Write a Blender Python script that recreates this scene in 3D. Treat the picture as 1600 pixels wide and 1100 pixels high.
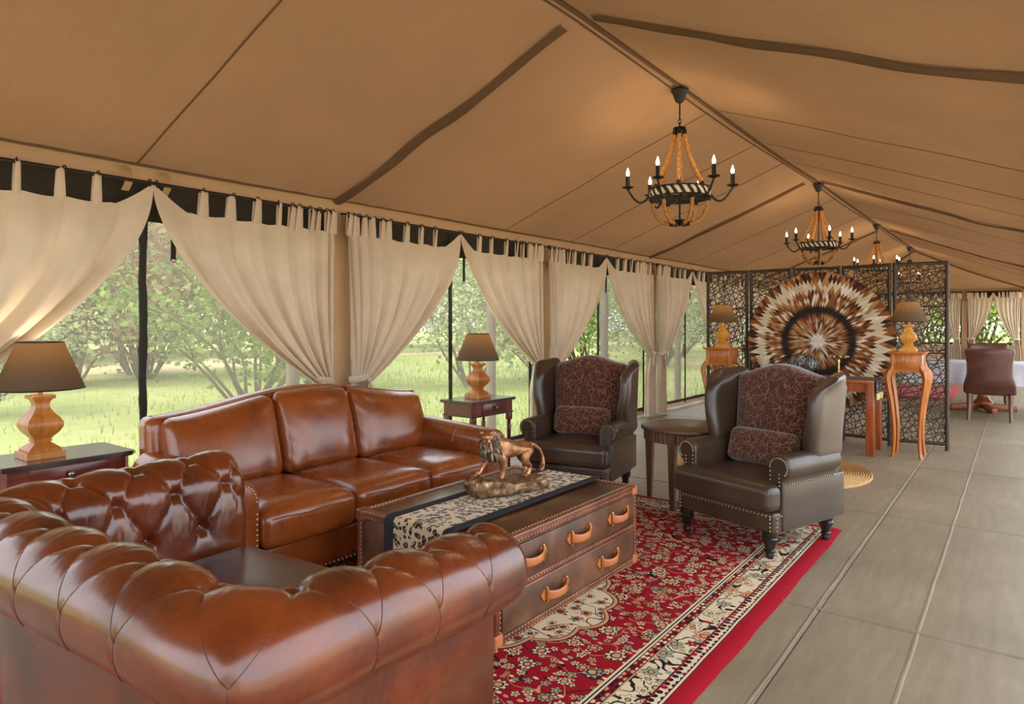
import bpy, math, random
from mathutils import Vector, Matrix, noise
PI = math.pi
rnd = random.Random(11)
S = bpy.context.scene
C = S.collection
for o in list(bpy.data.objects):
    bpy.data.objects.remove(o)

# ------------------------------------------------------------------ camera
YAW = 37.06
cam = bpy.data.cameras.new('camera')
cam.sensor_width = 36.0
cam.lens = 36.0 * 1050 / 1600
cam.shift_y = -45 / 1600
cam.clip_start = 0.05
cam.clip_end = 400
camo = bpy.data.objects.new('camera', cam)
camo.location = (0, 0, 1.35)
camo.rotation_euler = (PI / 2, 0, math.radians(YAW - 90))
C.objects.link(camo)
S.camera = camo

# ------------------------------------------------------------------ world, sun, exposure
W = bpy.data.worlds.new('sky')
S.world = W
W.use_nodes = True
bg = W.node_tree.nodes['Background']
bg.inputs[0].default_value = (0.86, 0.93, 1.0, 1)
bg.inputs[1].default_value = 3.0
sun = bpy.data.lights.new('sun', 'SUN')
sun.energy = 2.4
sun.angle = math.radians(6)
sun.color = (1.0, 0.95, 0.86)
suno = bpy.data.objects.new('sun', sun)
suno.rotation_euler = Vector((0.55, -0.06, -1.0)).to_track_quat('-Z', 'Y').to_euler()
C.objects.link(suno)
S.view_settings.view_transform = 'Standard'
S.view_settings.look = 'None'
S.view_settings.gamma = 1.0
S.view_settings.use_curve_mapping = False
S.view_settings.exposure = 0.2

# ------------------------------------------------------------------ mesh helpers
def lin(v):
    v /= 255.0
    return v / 12.92 if v <= 0.04045 else ((v + 0.055) / 1.055) ** 2.4
def rgb(r, g, b):
    return (lin(r), lin(g), lin(b), 1.0)
def lerp(a, b, t):
    return a + (b - a) * t
def clamp(x, a=0.0, b=1.0):
    return a if x < a else b if x > b else x
def sstep(a, b, x):
    t = clamp((x - a) / (b - a))
    return t * t * (3 - 2 * t)
def T(x=0, y=0, z=0):
    return Matrix.Translation((x, y, z))
def RX(a): return Matrix.Rotation(math.radians(a), 4, 'X')
def RY(a): return Matrix.Rotation(math.radians(a), 4, 'Y')
def RZ(a): return Matrix.Rotation(math.radians(a), 4, 'Z')

class MB:
    def __init__(s):
        s.v = []; s.f = []; s.m = []; s.cur = 0
    def add(s, vs, fs, M=None):
        o = len(s.v)
        if M is not None:
            s.v += [tuple(M @ Vector(p)) for p in vs]
        else:
            s.v += [tuple(p) for p in vs]
        s.f += [tuple(i + o for i in f) for f in fs]
        s.m += [s.cur] * len(fs)
        return s
    def box(s, cx, cy, cz, sx, sy, sz, M=None):
        x, y, z = sx / 2, sy / 2, sz / 2
        vs = [(cx + a * x, cy + b * y, cz + c * z) for a in (-1, 1) for b in (-1, 1) for c in (-1, 1)]
        fs = [(0, 1, 3, 2), (4, 6, 7, 5), (0, 4, 5, 1), (2, 3, 7, 6), (0, 2, 6, 4), (1, 5, 7, 3)]
        return s.add(vs, fs, M)
    def cbox(s, cx, cy, cz, sx, sy, sz, b=0.004, M=None):
        return s.rbox(cx, cy, cz, sx, sy, sz, b, 1, 1, M=M)
    def rbox(s, cx, cy, cz, sx, sy, sz, r=0.02, k=3, n=2, M=None, post=None):
        hs = (sx / 2, sy / 2, sz / 2)
        r = min(r, min(hs) * 0.999)
        def samples(h):
            a = []
            for i in range(k):
                a.append(-h + r * (1 - math.cos(PI / 2 * i / k)) if k > 1 else -h + 0.0)
            if k == 1:
                a = [-h]
            for i in range(n + 1):
                a.append(lerp(-h + r, h - r, i / n))
            return a + [-q for q in reversed(a[:k])]
        ax = [samples(h) for h in hs]
        idx = {}
        vs = []; fs = []
        def vid(i):
            if i in idx: return idx[i]
            p = [ax[d][i[d]] for d in range(3)]
            q = [clamp(p[d], -(hs[d] - r), hs[d] - r) for d in range(3)]
            dv = Vector(p) - Vector(q)
            if dv.length > 1e-9:
                dv = dv.normalized() * r
            w = Vector(q) + dv
            if post: w = Vector(post(w))
            idx[i] = len(vs)
            vs.append((w.x + cx, w.y + cy, w.z + cz))
            return idx[i]
        for d in range(3):
            a, b = (d + 1) % 3, (d + 2) % 3
            na, nb, nd = len(ax[a]), len(ax[b]), len(ax[d])
            for side in (0, nd - 1):
                for i in range(na - 1):
                    for j in range(nb - 1):
                        q = []
                        for (u, w) in ((i, j), (i + 1, j), (i + 1, j + 1), (i, j + 1)):
                            t = [0, 0, 0]; t[d] = side; t[a] = u; t[b] = w
                            q.append(vid(tuple(t)))
                        fs.append(tuple(q) if side else tuple(reversed(q)))
        return s.add(vs, fs, M)
    def grid(s, fn, nu, nv, M=None, cu=False, cv=False, flip=False):
        vs = []; fs = []
        for i in range(nu if cu else nu + 1):
            for j in range(nv if cv else nv + 1):
                vs.append(tuple(fn(i / nu, j / nv)))
        wv = nv if cv else nv + 1
        wu = nu if cu else nu + 1
        for i in range(nu):
            for j in range(nv):
                a = i * wv + j; b = ((i + 1) % wu) * wv + j
                c = ((i + 1) % wu) * wv + (j + 1) % wv; d = i * wv + (j + 1) % wv
                fs.append((a, d, c, b) if flip else (a, b, c, d))
        return s.add(vs, fs, M)
    def lathe(s, prof, n=24, M=None, caps=True):
        vs = []; fs = []
        m = len(prof)
        for i in range(n):
            a = 2 * PI * i / n
            for (r, z) in prof:
                vs.append((r * math.cos(a), r * math.sin(a), z))
        for i in range(n):
            k = (i + 1) % n
            for j in range(m - 1):
                fs.append((i * m + j, k * m + j, k * m + j + 1, i * m + j + 1))
        if caps:
            if prof[0][0] > 1e-6: fs.append(tuple(i * m for i in reversed(range(n))))
            if prof[-1][0] > 1e-6: fs.append(tuple(i * m + m - 1 for i in range(n)))
        return s.add(vs, fs, M)
    def sqlathe(s, prof, M=None, ratio=1.0):
        vs = []; fs = []
        for (r, z) in prof:
            vs += [(-r, -r * ratio, z), (r, -r * ratio, z), (r, r * ratio, z), (-r, r * ratio, z)]
        for j in range(len(prof) - 1):
            for i in range(4):
                k = (i + 1) % 4
                fs.append((j * 4 + i, j * 4 + k, j * 4 + 4 + k, j * 4 + 4 + i))
        fs.append((3, 2, 1, 0)); e = (len(prof) - 1) * 4
        fs.append((e, e + 1, e + 2, e + 3))
        return s.add(vs, fs, M)
    def tube(s, path, r, n=8, closed=False, caps=True, M=None, sec=None, twist=0.0):
        P = [Vector(p) for p in path]
        m = len(P)
        vs = []; fs = []
        up = None
        for i in range(m):
            if closed:
                t = (P[(i + 1) % m] - P[i - 1])
            else:
                t = P[min(i + 1, m - 1)] - P[max(i - 1, 0)]
            t.normalize()
            if up is None:
                up = Vector((0, 0, 1)) if abs(t.z) < 0.9 else Vector((0, 1, 0))
            up = (up - t * up.dot(t))
            if up.length < 1e-6: up = t.orthogonal()
            up.normalize()
            sd = t.cross(up)
            rr = r(i / max(1, m - 1)) if callable(r) else r
            for k in range(n):
                a = 2 * PI * k / n
                q = rr
                if sec: q = rr * sec(a + twist * i)
                vs.append(P[i] + sd * math.cos(a) * q + up * math.sin(a) * q)
        for i in range(m if closed else m - 1):
            j = (i + 1) % m
            for k in range(n):
                l = (k + 1) % n
                fs.append((i * n + k, i * n + l, j * n + l, j * n + k))
        if caps and not closed:
            fs.append(tuple(reversed(range(n))))
            fs.append(tuple((m - 1) * n + k for k in range(n)))
        return s.add(vs, fs, M)
    def prism(s, poly, z0, z1, M=None):
        n = len(poly)
        vs = [(x, y, z0) for x, y in poly] + [(x, y, z1) for x, y in poly]
        fs = [tuple(reversed(range(n))), tuple(range(n, 2 * n))]
        fs += [(i, (i + 1) % n, n + (i + 1) % n, n + i) for i in range(n)]
        return s.add(vs, fs, M)
    def ball(s, cx, cy, cz, r, n=10, m=6, M=None, sx=1, sy=1, sz=1):
        prof = [(math.sin(PI * j / m), -math.cos(PI * j / m)) for j in range(m + 1)]
        prof[0] = (0, -1); prof[-1] = (0, 1)
        vs = [(cx, cy, cz - r * sz)]; fs = []
        for j in range(1, m):
            for i in range(n):
                a = 2 * PI * i / n
                vs.append((cx + r * sx * prof[j][0] * math.cos(a), cy + r * sy * prof[j][0] * math.sin(a), cz + r * sz * prof[j][1]))
        vs.append((cx, cy, cz + r * sz)); top = len(vs) - 1
        for i in range(n):
            k = (i + 1) % n
            fs.append((0, 1 + k, 1 + i))
            for j in range(m - 2):
                a = 1 + j * n
                fs.append((a + i, a + k, a + n + k, a + n + i))
            a = 1 + (m - 2) * n
            fs.append((a + i, a + k, top))
        return s.add(vs, fs, M)
    def mesh(s, name, mats, ang=35):
        me = bpy.data.meshes.new(name)
        me.from_pydata(s.v, [], s.f)
        if not isinstance(mats, (list, tuple)): mats = [mats]
        for m in mats: me.materials.append(m)
        if len(mats) > 1: me.polygons.foreach_set('material_index', s.m)
        if ang:
            me.polygons.foreach_set('use_smooth', [True] * len(me.polygons))
            me.set_sharp_from_angle(angle=math.radians(ang))
        me.update()
        return me
    def build(s, name, mats, parent=None, ang=35, kind=None):
        return link(name, s.mesh(name, mats, ang), parent, kind)

def link(name, me, parent=None, kind=None, loc=None, rz=0):
    o = bpy.data.objects.new(name, me)
    C.objects.link(o)
    if parent is not None: o.parent = parent
    if kind: o['kind'] = kind
    if loc is not None: o.location = loc
    if rz: o.rotation_euler = (0, 0, math.radians(rz))
    return o
def tag(o, label, cat, group=None, kind=None):
    o['label'] = label; o['category'] = cat
    if group: o['group'] = group
    if kind: o['kind'] = kind
    return o
def thing(name, label, cat, loc=(0, 0, 0), rz=0, group=None):
    o = bpy.data.objects.new(name, None)
    C.objects.link(o)
    o.empty_display_size = 0.1
    o.location = loc; o.rotation_euler = (0, 0, math.radians(rz))
    return tag(o, label, cat, group)
def kids(o):
    return [c for c in bpy.data.objects if c.parent == o]
def dup(o, parent=None, label=None, loc=None, rz=None):
    tree = {}
    for c in bpy.data.objects:
        if c.parent is not None: tree.setdefault(c.parent.name, []).append(c)
    def rec(q, par):
        n = q.copy(); C.objects.link(n)
        if par is not None: n.parent = par
        for ch in tree.get(q.name, []): rec(ch, n)
        return n
    n = rec(o, parent)
    if label: n['label'] = label
    if loc is not None: n.location = loc
    if rz is not None: n.rotation_euler = (0, 0, math.radians(rz))
    return n

# ------------------------------------------------------------------ material helpers
class NT:
    def __init__(s, name):
        s.mat = bpy.data.materials.new(name)
        s.mat.use_nodes = True
        s.t = s.mat.node_tree
        s.t.nodes.clear()
        s.out = s.t.nodes.new('ShaderNodeOutputMaterial')
        s._oc = None
    def put(s, sock, v):
        if isinstance(v, bpy.types.NodeSocket): s.t.links.new(v, sock)
        elif v is not None:
            if sock.type == 'VECTOR' and not hasattr(v, '__len__'): v = (v, v, v)
            if sock.type == 'RGBA' and not hasattr(v, '__len__'): v = (v, v, v, 1)
            sock.default_value = v
    def n(s, typ, ins=None, **kw):
        d = s.t.nodes.new('ShaderNode' + typ)
        for k, v in kw.items(): setattr(d, k, v)
        for k, v in (ins or {}).items(): s.put(d.inputs[k], v)
        return d
    def oc(s):
        if s._oc is None: s._oc = s.n('TexCoord').outputs['Object']
        return s._oc
    def pos(s): return s.n('NewGeometry').outputs['Position']
    def m(s, op, a, b=None, c=None, cl=False):
        d = s.n('Math', operation=op, use_clamp=cl)
        s.put(d.inputs[0], a); s.put(d.inputs[1], b); s.put(d.inputs[2], c)
        return d.outputs[0]
    def vm(s, op, a, b=None):
        d = s.n('VectorMath', operation=op)
        s.put(d.inputs[0], a)
        if b is not None: s.put(d.inputs[3 if op == 'SCALE' else 1], b)
        return d.outputs['Value'] if op in ('LENGTH', 'DOT_PRODUCT', 'DISTANCE') else d.outputs[0]
    def scale(s, v, f): return s.vm('MULTIPLY', v, f)
    def xyz(s, v):
        d = s.n('SeparateXYZ', {0: v}); return d.outputs
    def comb(s, x, y, z=0.0):
        return s.n('CombineXYZ', {0: x, 1: y, 2: z}).outputs[0]
    def mix(s, f, a, b, blend='MIX'):
        d = s.n('Mix', data_type='RGBA', blend_type=blend)
        s.put(d.inputs[0], f); s.put(d.inputs[6], a); s.put(d.inputs[7], b)
        return d.outputs[2]
    def ramp(s, f, stops, interp='LINEAR'):
        d = s.n('ValToRGB', {0: f})
        cr = d.color_ramp; cr.interpolation = interp
        while len(cr.elements) < len(stops): cr.elements.new(0.5)
        for e, (p, c) in zip(cr.elements, stops):
            e.position = p
            e.color = c if hasattr(c, '__len__') else (c, c, c, 1)
        return d.outputs[0]
    def noise(s, scale, detail=3, rough=0.5, vec=None, col=False, dist=0.0):
        d = s.n('TexNoise', {'Vector': vec if vec is not None else s.oc(), 'Scale': scale, 'Detail': detail, 'Roughness': rough, 'Distortion': dist})
        return d.outputs['Color' if col else 'Fac']
    def vor(s, scale, vec=None, feat='F1', rand=1.0, dim='3D'):
        d = s.n('TexVoronoi', {'Vector': vec if vec is not None else s.oc(), 'Scale': scale, 'Randomness': rand}, feature=feat, voronoi_dimensions=dim)
        return d.outputs
    def step(s, a, b, x):
        d = s.n('MapRange', {0: x, 1: a, 2: b, 3: 0.0, 4: 1.0}, interpolation_type='SMOOTHSTEP')
        return d.outputs[0]
    def bump(s, h, strength=0.3, dist=0.01):
        return s.n('Bump', {'Strength': strength, 'Distance': dist, 'Height': h}).outputs[0]
    def bsdf(s, col, rough=0.5, normal=None, metal=0.0, coat=0.0, spec=0.5, sheen=0.0, coat_rough=0.15):
        d = s.n('BsdfPrincipled', {'Base Color': col, 'Roughness': rough, 'Metallic': metal, 'Coat Weight': coat,
                                   'Coat Roughness': coat_rough, 'Specular IOR Level': spec, 'Sheen Weight': sheen})
        if normal is not None: s.put(d.inputs['Normal'], normal)
        return d.outputs[0]
    def shmix(s, f, a, b):
        d = s.n('MixShader', {0: f, 1: a, 2: b}); return d.outputs[0]
    def done(s, sh):
        s.t.links.new(sh, s.out.inputs[0]); return s.mat

def plain(name, col, rough=0.5, metal=0.0, var=0.12, sc=8.0, bump=0.0, coat=0.0, spec=0.5):
    m = NT(name)
    f = m.noise(sc, 4, 0.6)
    k = m.ramp(f, [(0.3, 1 - var), (0.7, 1 + var)])
    c = m.mix(1.0, col, k, 'MULTIPLY')
    nb = m.bump(m.noise(sc * 12, 3), bump, 0.004) if bump else None
    return m.done(m.bsdf(c, rough, nb, metal, coat, spec))

def leather(name, dark, mid, light, rough=0.33, coat=0.25, sc=5.0):
    m = NT(name)
    f = m.m('ADD', m.m('MULTIPLY', m.noise(sc, 3, 0.5, dist=0.3), 0.78), m.m('MULTIPLY', m.noise(sc * 12, 3, 0.6), 0.22))
    c = m.ramp(f, [(0.30, dark), (0.5, mid), (0.72, light)])
    g = m.vor(420, feat='F1')['Distance']
    b = m.m('ADD', m.m('MULTIPLY', g, 0.08), m.m('MULTIPLY', m.noise(14, 3, 0.5), 0.35))
    r = m.m('ADD', m.m('MULTIPLY', m.noise(9, 3), 0.16), rough - 0.08)
    return m.done(m.bsdf(c, r, m.bump(b, 0.09, 0.004), coat=coat, coat_rough=0.19, spec=0.6))

def wood(name, dark, mid, light, axis=2, rough=0.32, coat=0.3, sc=1.0):
    m = NT(name)
    st = [38.0, 38.0, 38.0]; st[axis] = 3.0
    v = m.vm('MULTIPLY', m.oc(), tuple(q * sc for q in st))
    f = m.noise(1.0, 5, 0.6, vec=v, dist=0.6)
    f2 = m.noise(2.2, 2, 0.5)
    f = m.m('ADD', m.m('MULTIPLY', f, 0.75), m.m('MULTIPLY', f2, 0.25))
    c = m.ramp(f, [(0.3, dark), (0.5, mid), (0.68, light)])
    return m.done(m.bsdf(c, rough, m.bump(f, 0.05, 0.002), coat=coat, coat_rough=0.18))

M = {}
M['sofa'] = leather('sofa_leather', rgb(108, 49, 16), rgb(142, 70, 25), rgb(162, 87, 36), 0.27, 0.55, 3.0)
M['chester'] = leather('chesterfield_leather', rgb(66, 25, 9), rgb(102, 42, 14), rgb(128, 58, 21), 0.25, 0.6, 4.0)
M['wing'] = leather('wingback_leather', rgb(52, 39, 30), rgb(66, 51, 40), rgb(80, 63, 50), 0.34, 0.15, 3.0)
M['trunk'] = leather('trunk_leather', rgb(66, 41, 27), rgb(98, 64, 44), rgb(130, 91, 66), 0.42, 0.12, 6.0)
M['trunk_top'] = leather('trunk_top_leather', rgb(58, 38, 26), rgb(76, 50, 33), rgb(94, 64, 44), 0.24, 0.4, 6.0)
M['trunk_trim'] = leather('trunk_trim_leather', rgb(84, 42, 26), rgb(116, 62, 40), rgb(140, 82, 56), 0.34, 0.25, 8.0)
M['tan_strap'] = leather('tan_strap_leather', rgb(156, 80, 38), rgb(184, 104, 56), rgb(202, 126, 76), 0.42, 0.1, 10.0)
M['diner'] = leather('dining_chair_leather', rgb(64, 34, 26), rgb(84, 46, 36), rgb(104, 62, 50), 0.33, 0.3, 5.0)
M['mahog'] = wood('mahogany', rgb(66, 20, 13), rgb(108, 38, 23), rgb(136, 54, 32), axis=0, rough=0.28, coat=0.4)
M['mahog_dark'] = wood('dark_mahogany', rgb(40, 20, 16), rgb(62, 30, 24), rgb(80, 42, 34), axis=0, rough=0.2, coat=0.5)
M['lampwood'] = wood('lamp_wood', rgb(150, 88, 34), rgb(186, 116, 50), rgb(206, 140, 70), axis=2, rough=0.4, coat=0.15, sc=0.8)
M['pinewood'] = wood('pale_lamp_wood', rgb(186, 118, 40), rgb(214, 150, 62), rgb(230, 172, 86), axis=2, rough=0.4, coat=0.15, sc=0.8)
M['orangewood'] = wood('orange_wood', rgb(138, 72, 20), rgb(180, 102, 32), rgb(204, 130, 52), axis=2, rough=0.28, coat=0.4)
M['redwood'] = wood('red_wood', rgb(112, 46, 14), rgb(150, 70, 24), rgb(172, 90, 36), axis=2, rough=0.3, coat=0.3)
M['walnut'] = wood('walnut', rgb(66, 44, 30), rgb(86, 60, 43), rgb(104, 76, 56), axis=0, rough=0.36, coat=0.2, sc=0.7)
M['walnut_leg'] = wood('walnut_leg', rgb(72, 46, 30), rgb(96, 64, 44), rgb(116, 82, 58), axis=2, rough=0.36, coat=0.2, sc=0.7)
M['polewood'] = wood('pole_wood', rgb(96, 80, 70), rgb(126, 108, 96), rgb(150, 132, 118), axis=2, rough=0.8, coat=0.0, sc=0.6)
M['black'] = plain('black_lacquer', rgb(26, 23, 21), 0.3, coat=0.3)
M['iron'] = plain('black_iron', rgb(34, 29, 26), 0.5, metal=0.3, bump=0.1)
M['brass'] = plain('aged_brass', rgb(172, 150, 116), 0.35, metal=0.9)
M['gold'] = plain('bright_brass', rgb(214, 176, 108), 0.25, metal=0.9)
M['chrome'] = plain('knob_metal', rgb(150, 146, 140), 0.25, metal=0.9)
M['blackcloth'] = plain('black_webbing', rgb(44, 42, 36), 0.85, var=0.2, sc=30)
M['darkcanvas'] = plain('dark_canvas', rgb(50, 45, 36), 0.9, var=0.2, sc=10)
M['navy'] = plain('navy_plush', rgb(30, 33, 44), 0.75, var=0.25, sc=25, bump=0.3)
M['wick'] = plain('white_plaster', rgb(226, 220, 208), 0.6)

def cloth(name, col, sc, trans, var=0.08, wr=0.25, warm=None, streak=0.0):
    m = NT(name)
    p = m.oc()
    k = m.ramp(m.noise(sc, 4, 0.6), [(0.3, 1 - var), (0.7, 1 + var)])
    x = m.xyz(p)
    weave = m.noise(260, 2, 0.6)
    c = m.mix(1.0, col, k, 'MULTIPLY')
    c = m.mix(m.m('MULTIPLY', weave, 0.22), c, rgb(120, 100, 78))
    d = m.n('BsdfDiffuse', {'Color': c, 'Normal': m.bump(m.m('ADD', m.m('ADD', m.noise(3.0, 4, 0.6), m.m('MULTIPLY', weave, 0.06)), m.m('MULTIPLY', m.noise(1.0, 4, 0.6, vec=m.vm('MULTIPLY', p, (7.0, 0.7, 1.5)), dist=0.4), streak)), wr, 0.02)}).outputs[0]
    t = m.n('BsdfTranslucent', {'Color': m.mix(0.6, c, warm, 'MULTIPLY') if warm else c}).outputs[0]
    return m.done(m.shmix(trans, d, t))
M['curtain'] = cloth('linen_curtain', rgb(224, 206, 182), 4, 0.13)
M['roof'] = cloth('roof_canvas', rgb(178, 143, 111), 1.2, 0.035, 0.07, 0.5, warm=rgb(255, 208, 168), streak=1.6)
M['band'] = cloth('seam_band_canvas', rgb(112, 88, 68), 3, 0.03)
M['postcanvas'] = cloth('post_canvas', rgb(200, 164, 128), 3, 0.12)

def canvas_floor():
    m = NT('floor_canvas')
    p = m.pos()
    f = m.noise(0.9, 5, 0.6, vec=p)
    g = m.noise(1.0, 5, 0.65, vec=m.vm('MULTIPLY', p, (3.0, 26.0, 1.0)))
    k = m.m('ADD', m.m('MULTIPLY', f, 0.6), m.m('MULTIPLY', g, 0.4))
    c = m.ramp(k, [(0.3, rgb(112, 100, 80)), (0.52, rgb(136, 122, 100)), (0.72, rgb(158, 144, 121))])
    b = m.m('ADD', m.noise(2.0, 4, vec=p), m.m('MULTIPLY', m.noise(400, 2, vec=p), 0.05))
    return m.done(m.bsdf(c, 0.44, m.bump(b, 0.35, 0.02), spec=0.5))
M['floor'] = canvas_floor()

def meshscreen(name, opac, col):
    m = NT(name)
    x = m.xyz(m.pos())
    st = m.noise(1.0, 3, 0.7, vec=m.comb(m.m('MULTIPLY', x[0], 130), m.m('MULTIPLY', x[1], 130), m.m('MULTIPLY', x[2], 2.0)))
    h = m.noise(1.0, 2, 0.6, vec=m.comb(m.m('MULTIPLY', x[0], 1.5), m.m('MULTIPLY', x[1], 1.5), m.m('MULTIPLY', x[2], 160)))
    f = m.m('ADD', opac - 0.18, m.m('ADD', m.m('MULTIPLY', st, 0.26), m.m('MULTIPLY', h, 0.10)), cl=True)
    d = m.n('BsdfDiffuse', {'Color': col}).outputs[0]
    t = m.n('BsdfTranslucent', {'Color': col}).outputs[0]
    tr = m.n('BsdfTransparent').outputs[0]
    return m.done(m.shmix(f, tr, m.shmix(0.5, d, t)))
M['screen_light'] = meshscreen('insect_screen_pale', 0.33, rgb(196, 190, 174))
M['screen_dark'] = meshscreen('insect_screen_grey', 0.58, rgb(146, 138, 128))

# ------------------------------------------------------------------ tent shell
YL, YR, YT = 4.36, -0.17, 2.08          # left wall, right side, ridge
ZE, ZR = 2.30, 3.19                      # eave and ridge heights
XB, XH, XE = -3.4, 19.3, 22.8            # back end, start of the hip, end wall
POSTS = [0.54 + 2.83 * k for k in range(-1, 8)]   # -2.29 ... 20.35

fl = MB()
fl.box((XB + XE) / 2, (YL + YR) / 2 - 0.3, -0.06, XE - XB, YL - YR + 1.0, 0.1)
floor = fl.build('floor', M['floor'], kind='structure', ang=0)
xs = [-3.4, -0.5, 1.45, 3.39, 5.34, 7.3, 9.25, 11.2, 13.2, 15.2, 17.3, 19.4, 22.8]
ys = [-0.6, 0.751, 2.55, YL + 0.05]
for i in range(len(xs) - 1):
    for j in range(len(ys) - 1):
        p = MB()
        g = 0.006
        sx, sy = xs[i + 1] - xs[i] - g, ys[j + 1] - ys[j] - g
        p.cbox((xs[i] + xs[i + 1]) / 2, (ys[j] + ys[j + 1]) / 2, -0.005, sx, sy, 0.01, 0.003)
        p.build('floor_panel', M['floor'], floor, ang=0)
sm = MB()
def fold(pts, w, h):
    def fn(u, v):
        k = u * (len(pts) - 1); i = min(int(k), len(pts) - 2); t = k - i
        P = Vector(pts[i]).lerp(Vector(pts[i + 1]), t)
        d = (Vector(pts[i + 1]) - Vector(pts[i])).normalized()
        n = Vector((-d.y, d.x, 0))
        P = P + n * (0.006 * noise.noise(P * 3.0))
        return P + n * w * (v - 0.5) + Vector((0, 0, h * math.sin(PI * v)))
    return fn
sm.grid(fold([(x, 0.356, 0.0003) for x in (-0.5, 3, 7, 12, 19)], 0.020, 0.0022), 90, 6, flip=True)
sm.build('floor_seam', M['floor'], floor)
sm = MB()
sm.grid(fold([(x, 0.770, 0.0003) for x in (-0.5, 3, 7, 12, 19)], 0.016, 0.0025), 90, 6, flip=True)
sm.build('floor_seam', M['floor'], floor)
for X in (3.39, 5.34, 7.3, 9.25):
    sm = MB()
    sm.grid(fold([(X + 0.02, y, 0.0005) for y in (-0.5, 1.5, 3.0, 4.2)], 0.022, 0.003), 50, 6, flip=True)
    sm.build('floor_seam', M['floor'], floor)

RAFT = [-2.2, 3.42, 9.08, 14.6, 19.3]
def sag(X):
    d = 9.0
    for a, b in zip(RAFT[:-1], RAFT[1:]):
        if a <= X <= b: return math.sin(PI * (X - a) / (b - a))
    return 0.0
def roof_pt(X, v, side):
    """v 0 at the eave, 1 at the ridge"""
    y0 = YL + 0.03 if side > 0 else YR
    y = lerp(y0, YT, v)
    z = lerp(ZE, ZR, v) - 0.035 * math.sin(PI * v)
    z += 0.05 * sag(X) * math.sin(PI * v) - 0.02 * sag(X) * v
    q = Vector((X * 0.55, y * 1.6, side * 5.0))
    z += 0.014 * noise.noise(q) * math.sin(PI * clamp(v * 1.02))
    dd = min(abs(X - r) for r in RAFT)
    z += 0.014 * math.sin(X * 9.0 + v * 3.0 + 2.5 * noise.noise(q)) * math.exp(-dd * 1.8) * math.sin(PI * v)
    z += 0.006 * math.sin(X * 23.0 + 4 * v) * (1 - v) ** 3 * sstep(0, 0.05, v)
    return (X, y, z)
ceil = []
for side in (1, -1):
    c = MB()
    c.grid(lambda u, v: roof_pt(lerp(XB, XH, u), v, side), 260, 36, flip=(side < 0))
    ceil.append(c.build('ceiling', M['roof'], kind='structure', ang=180))
c = MB()
def hip(u, v):
    P = Vector((XH, YT, ZR - 0.02))
    if u < 0.5: B = Vector((XH, YL, ZE)).lerp(Vector((XE, YL, ZE)), u * 2)
    else: B = Vector((XE, YL, ZE)).lerp(Vector((XE, YR, ZE)), (u - 0.5) * 2)
    q = B.lerp(P, v); q.z -= 0.06 * math.sin(PI * v)
    return q
for side in (1, -1):
    c.grid(lambda u, v: (lambda p: (lerp(XH - 0.02, lerp(XH, XE, 1 - v), u), p[1], p[2]))(roof_pt(XH, v, side)), 10, 24, flip=(side < 0))
def hipend(u, v):
    a = roof_pt(XH, v, 1); b_ = roof_pt(XH, v, -1)
    return (lerp(XE, XH, v), lerp(a[1], b_[1], u), lerp(a[2], b_[2], u))
c.grid(hipend, 16, 24)
c.build('ceiling', M['roof'], ceil[0], ang=180)
# loose canvas bands along the rafters
for X in RAFT[1:-1]:
    for side in (1, -1):
        b = MB()
        def fn(u, v):
            vv = lerp(0.03, 0.955, u)
            p = roof_pt(X, vv, side)
            w = 0.05 + 0.008 * math.sin(u * 9 + X)
            k = (v - 0.5) * 2
            return (X + k * w + 0.004 * math.sin(u * 7 + side), p[1], p[2] - 0.012 - 0.02 * (1 - k * k) - 0.006 * math.sin(u * 25) * k)
        b.grid(fn, 50, 6, flip=(side > 0))
        b.build('seam_band', M['band'], ceil[0 if side > 0 else 1])
for X in (0.6, 1.9, 5.6, 6.9, 7.9, 10.6, 12.6, 16.0, 17.6):
    for side in (1, -1):
        b = MB()
        b.grid(lambda u, v: (lambda p: (X + (v - 0.5) * 0.012, p[1], p[2] - 0.003 - 0.003 * math.sin(PI * v)))(roof_pt(X, lerp(0.02, 0.98, u), side)), 40, 2, flip=(side > 0))
        b.build('canvas_seam', M['band'], ceil[0 if side > 0 else 1])
rg = MB()
def ridge_z(X): return roof_pt(X, 1.0, 1)[2]
rg.tube([(X, YT + 0.01 * math.sin(X), ridge_z(X) - 0.016) for X in [lerp(XB, XH, i / 60) for i in range(61)]], 0.013, 8)
rg.tube([(X, YT + 0.045 + 0.01 * math.sin(X * 1.3), ridge_z(X) - 0.03) for X in [lerp(XB, XH, i / 60) for i in range(61)]], 0.006, 6)
rg.build('trim_1', M['band'], kind='structure')
rg = MB()
for (a, b) in (((XH, YT, ZR - 0.03), (XE, YL, ZE)), ((XH, YT, ZR - 0.03), (XE, YR, ZE))):
    rg.tube([Vector(a).lerp(Vector(b), i / 10) - Vector((0, 0, 0.02 + 0.06 * math.sin(PI * i / 10))) for i in range(11)], 0.02, 6)
rg.build('trim_2', M['band'], kind='structure')

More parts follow.
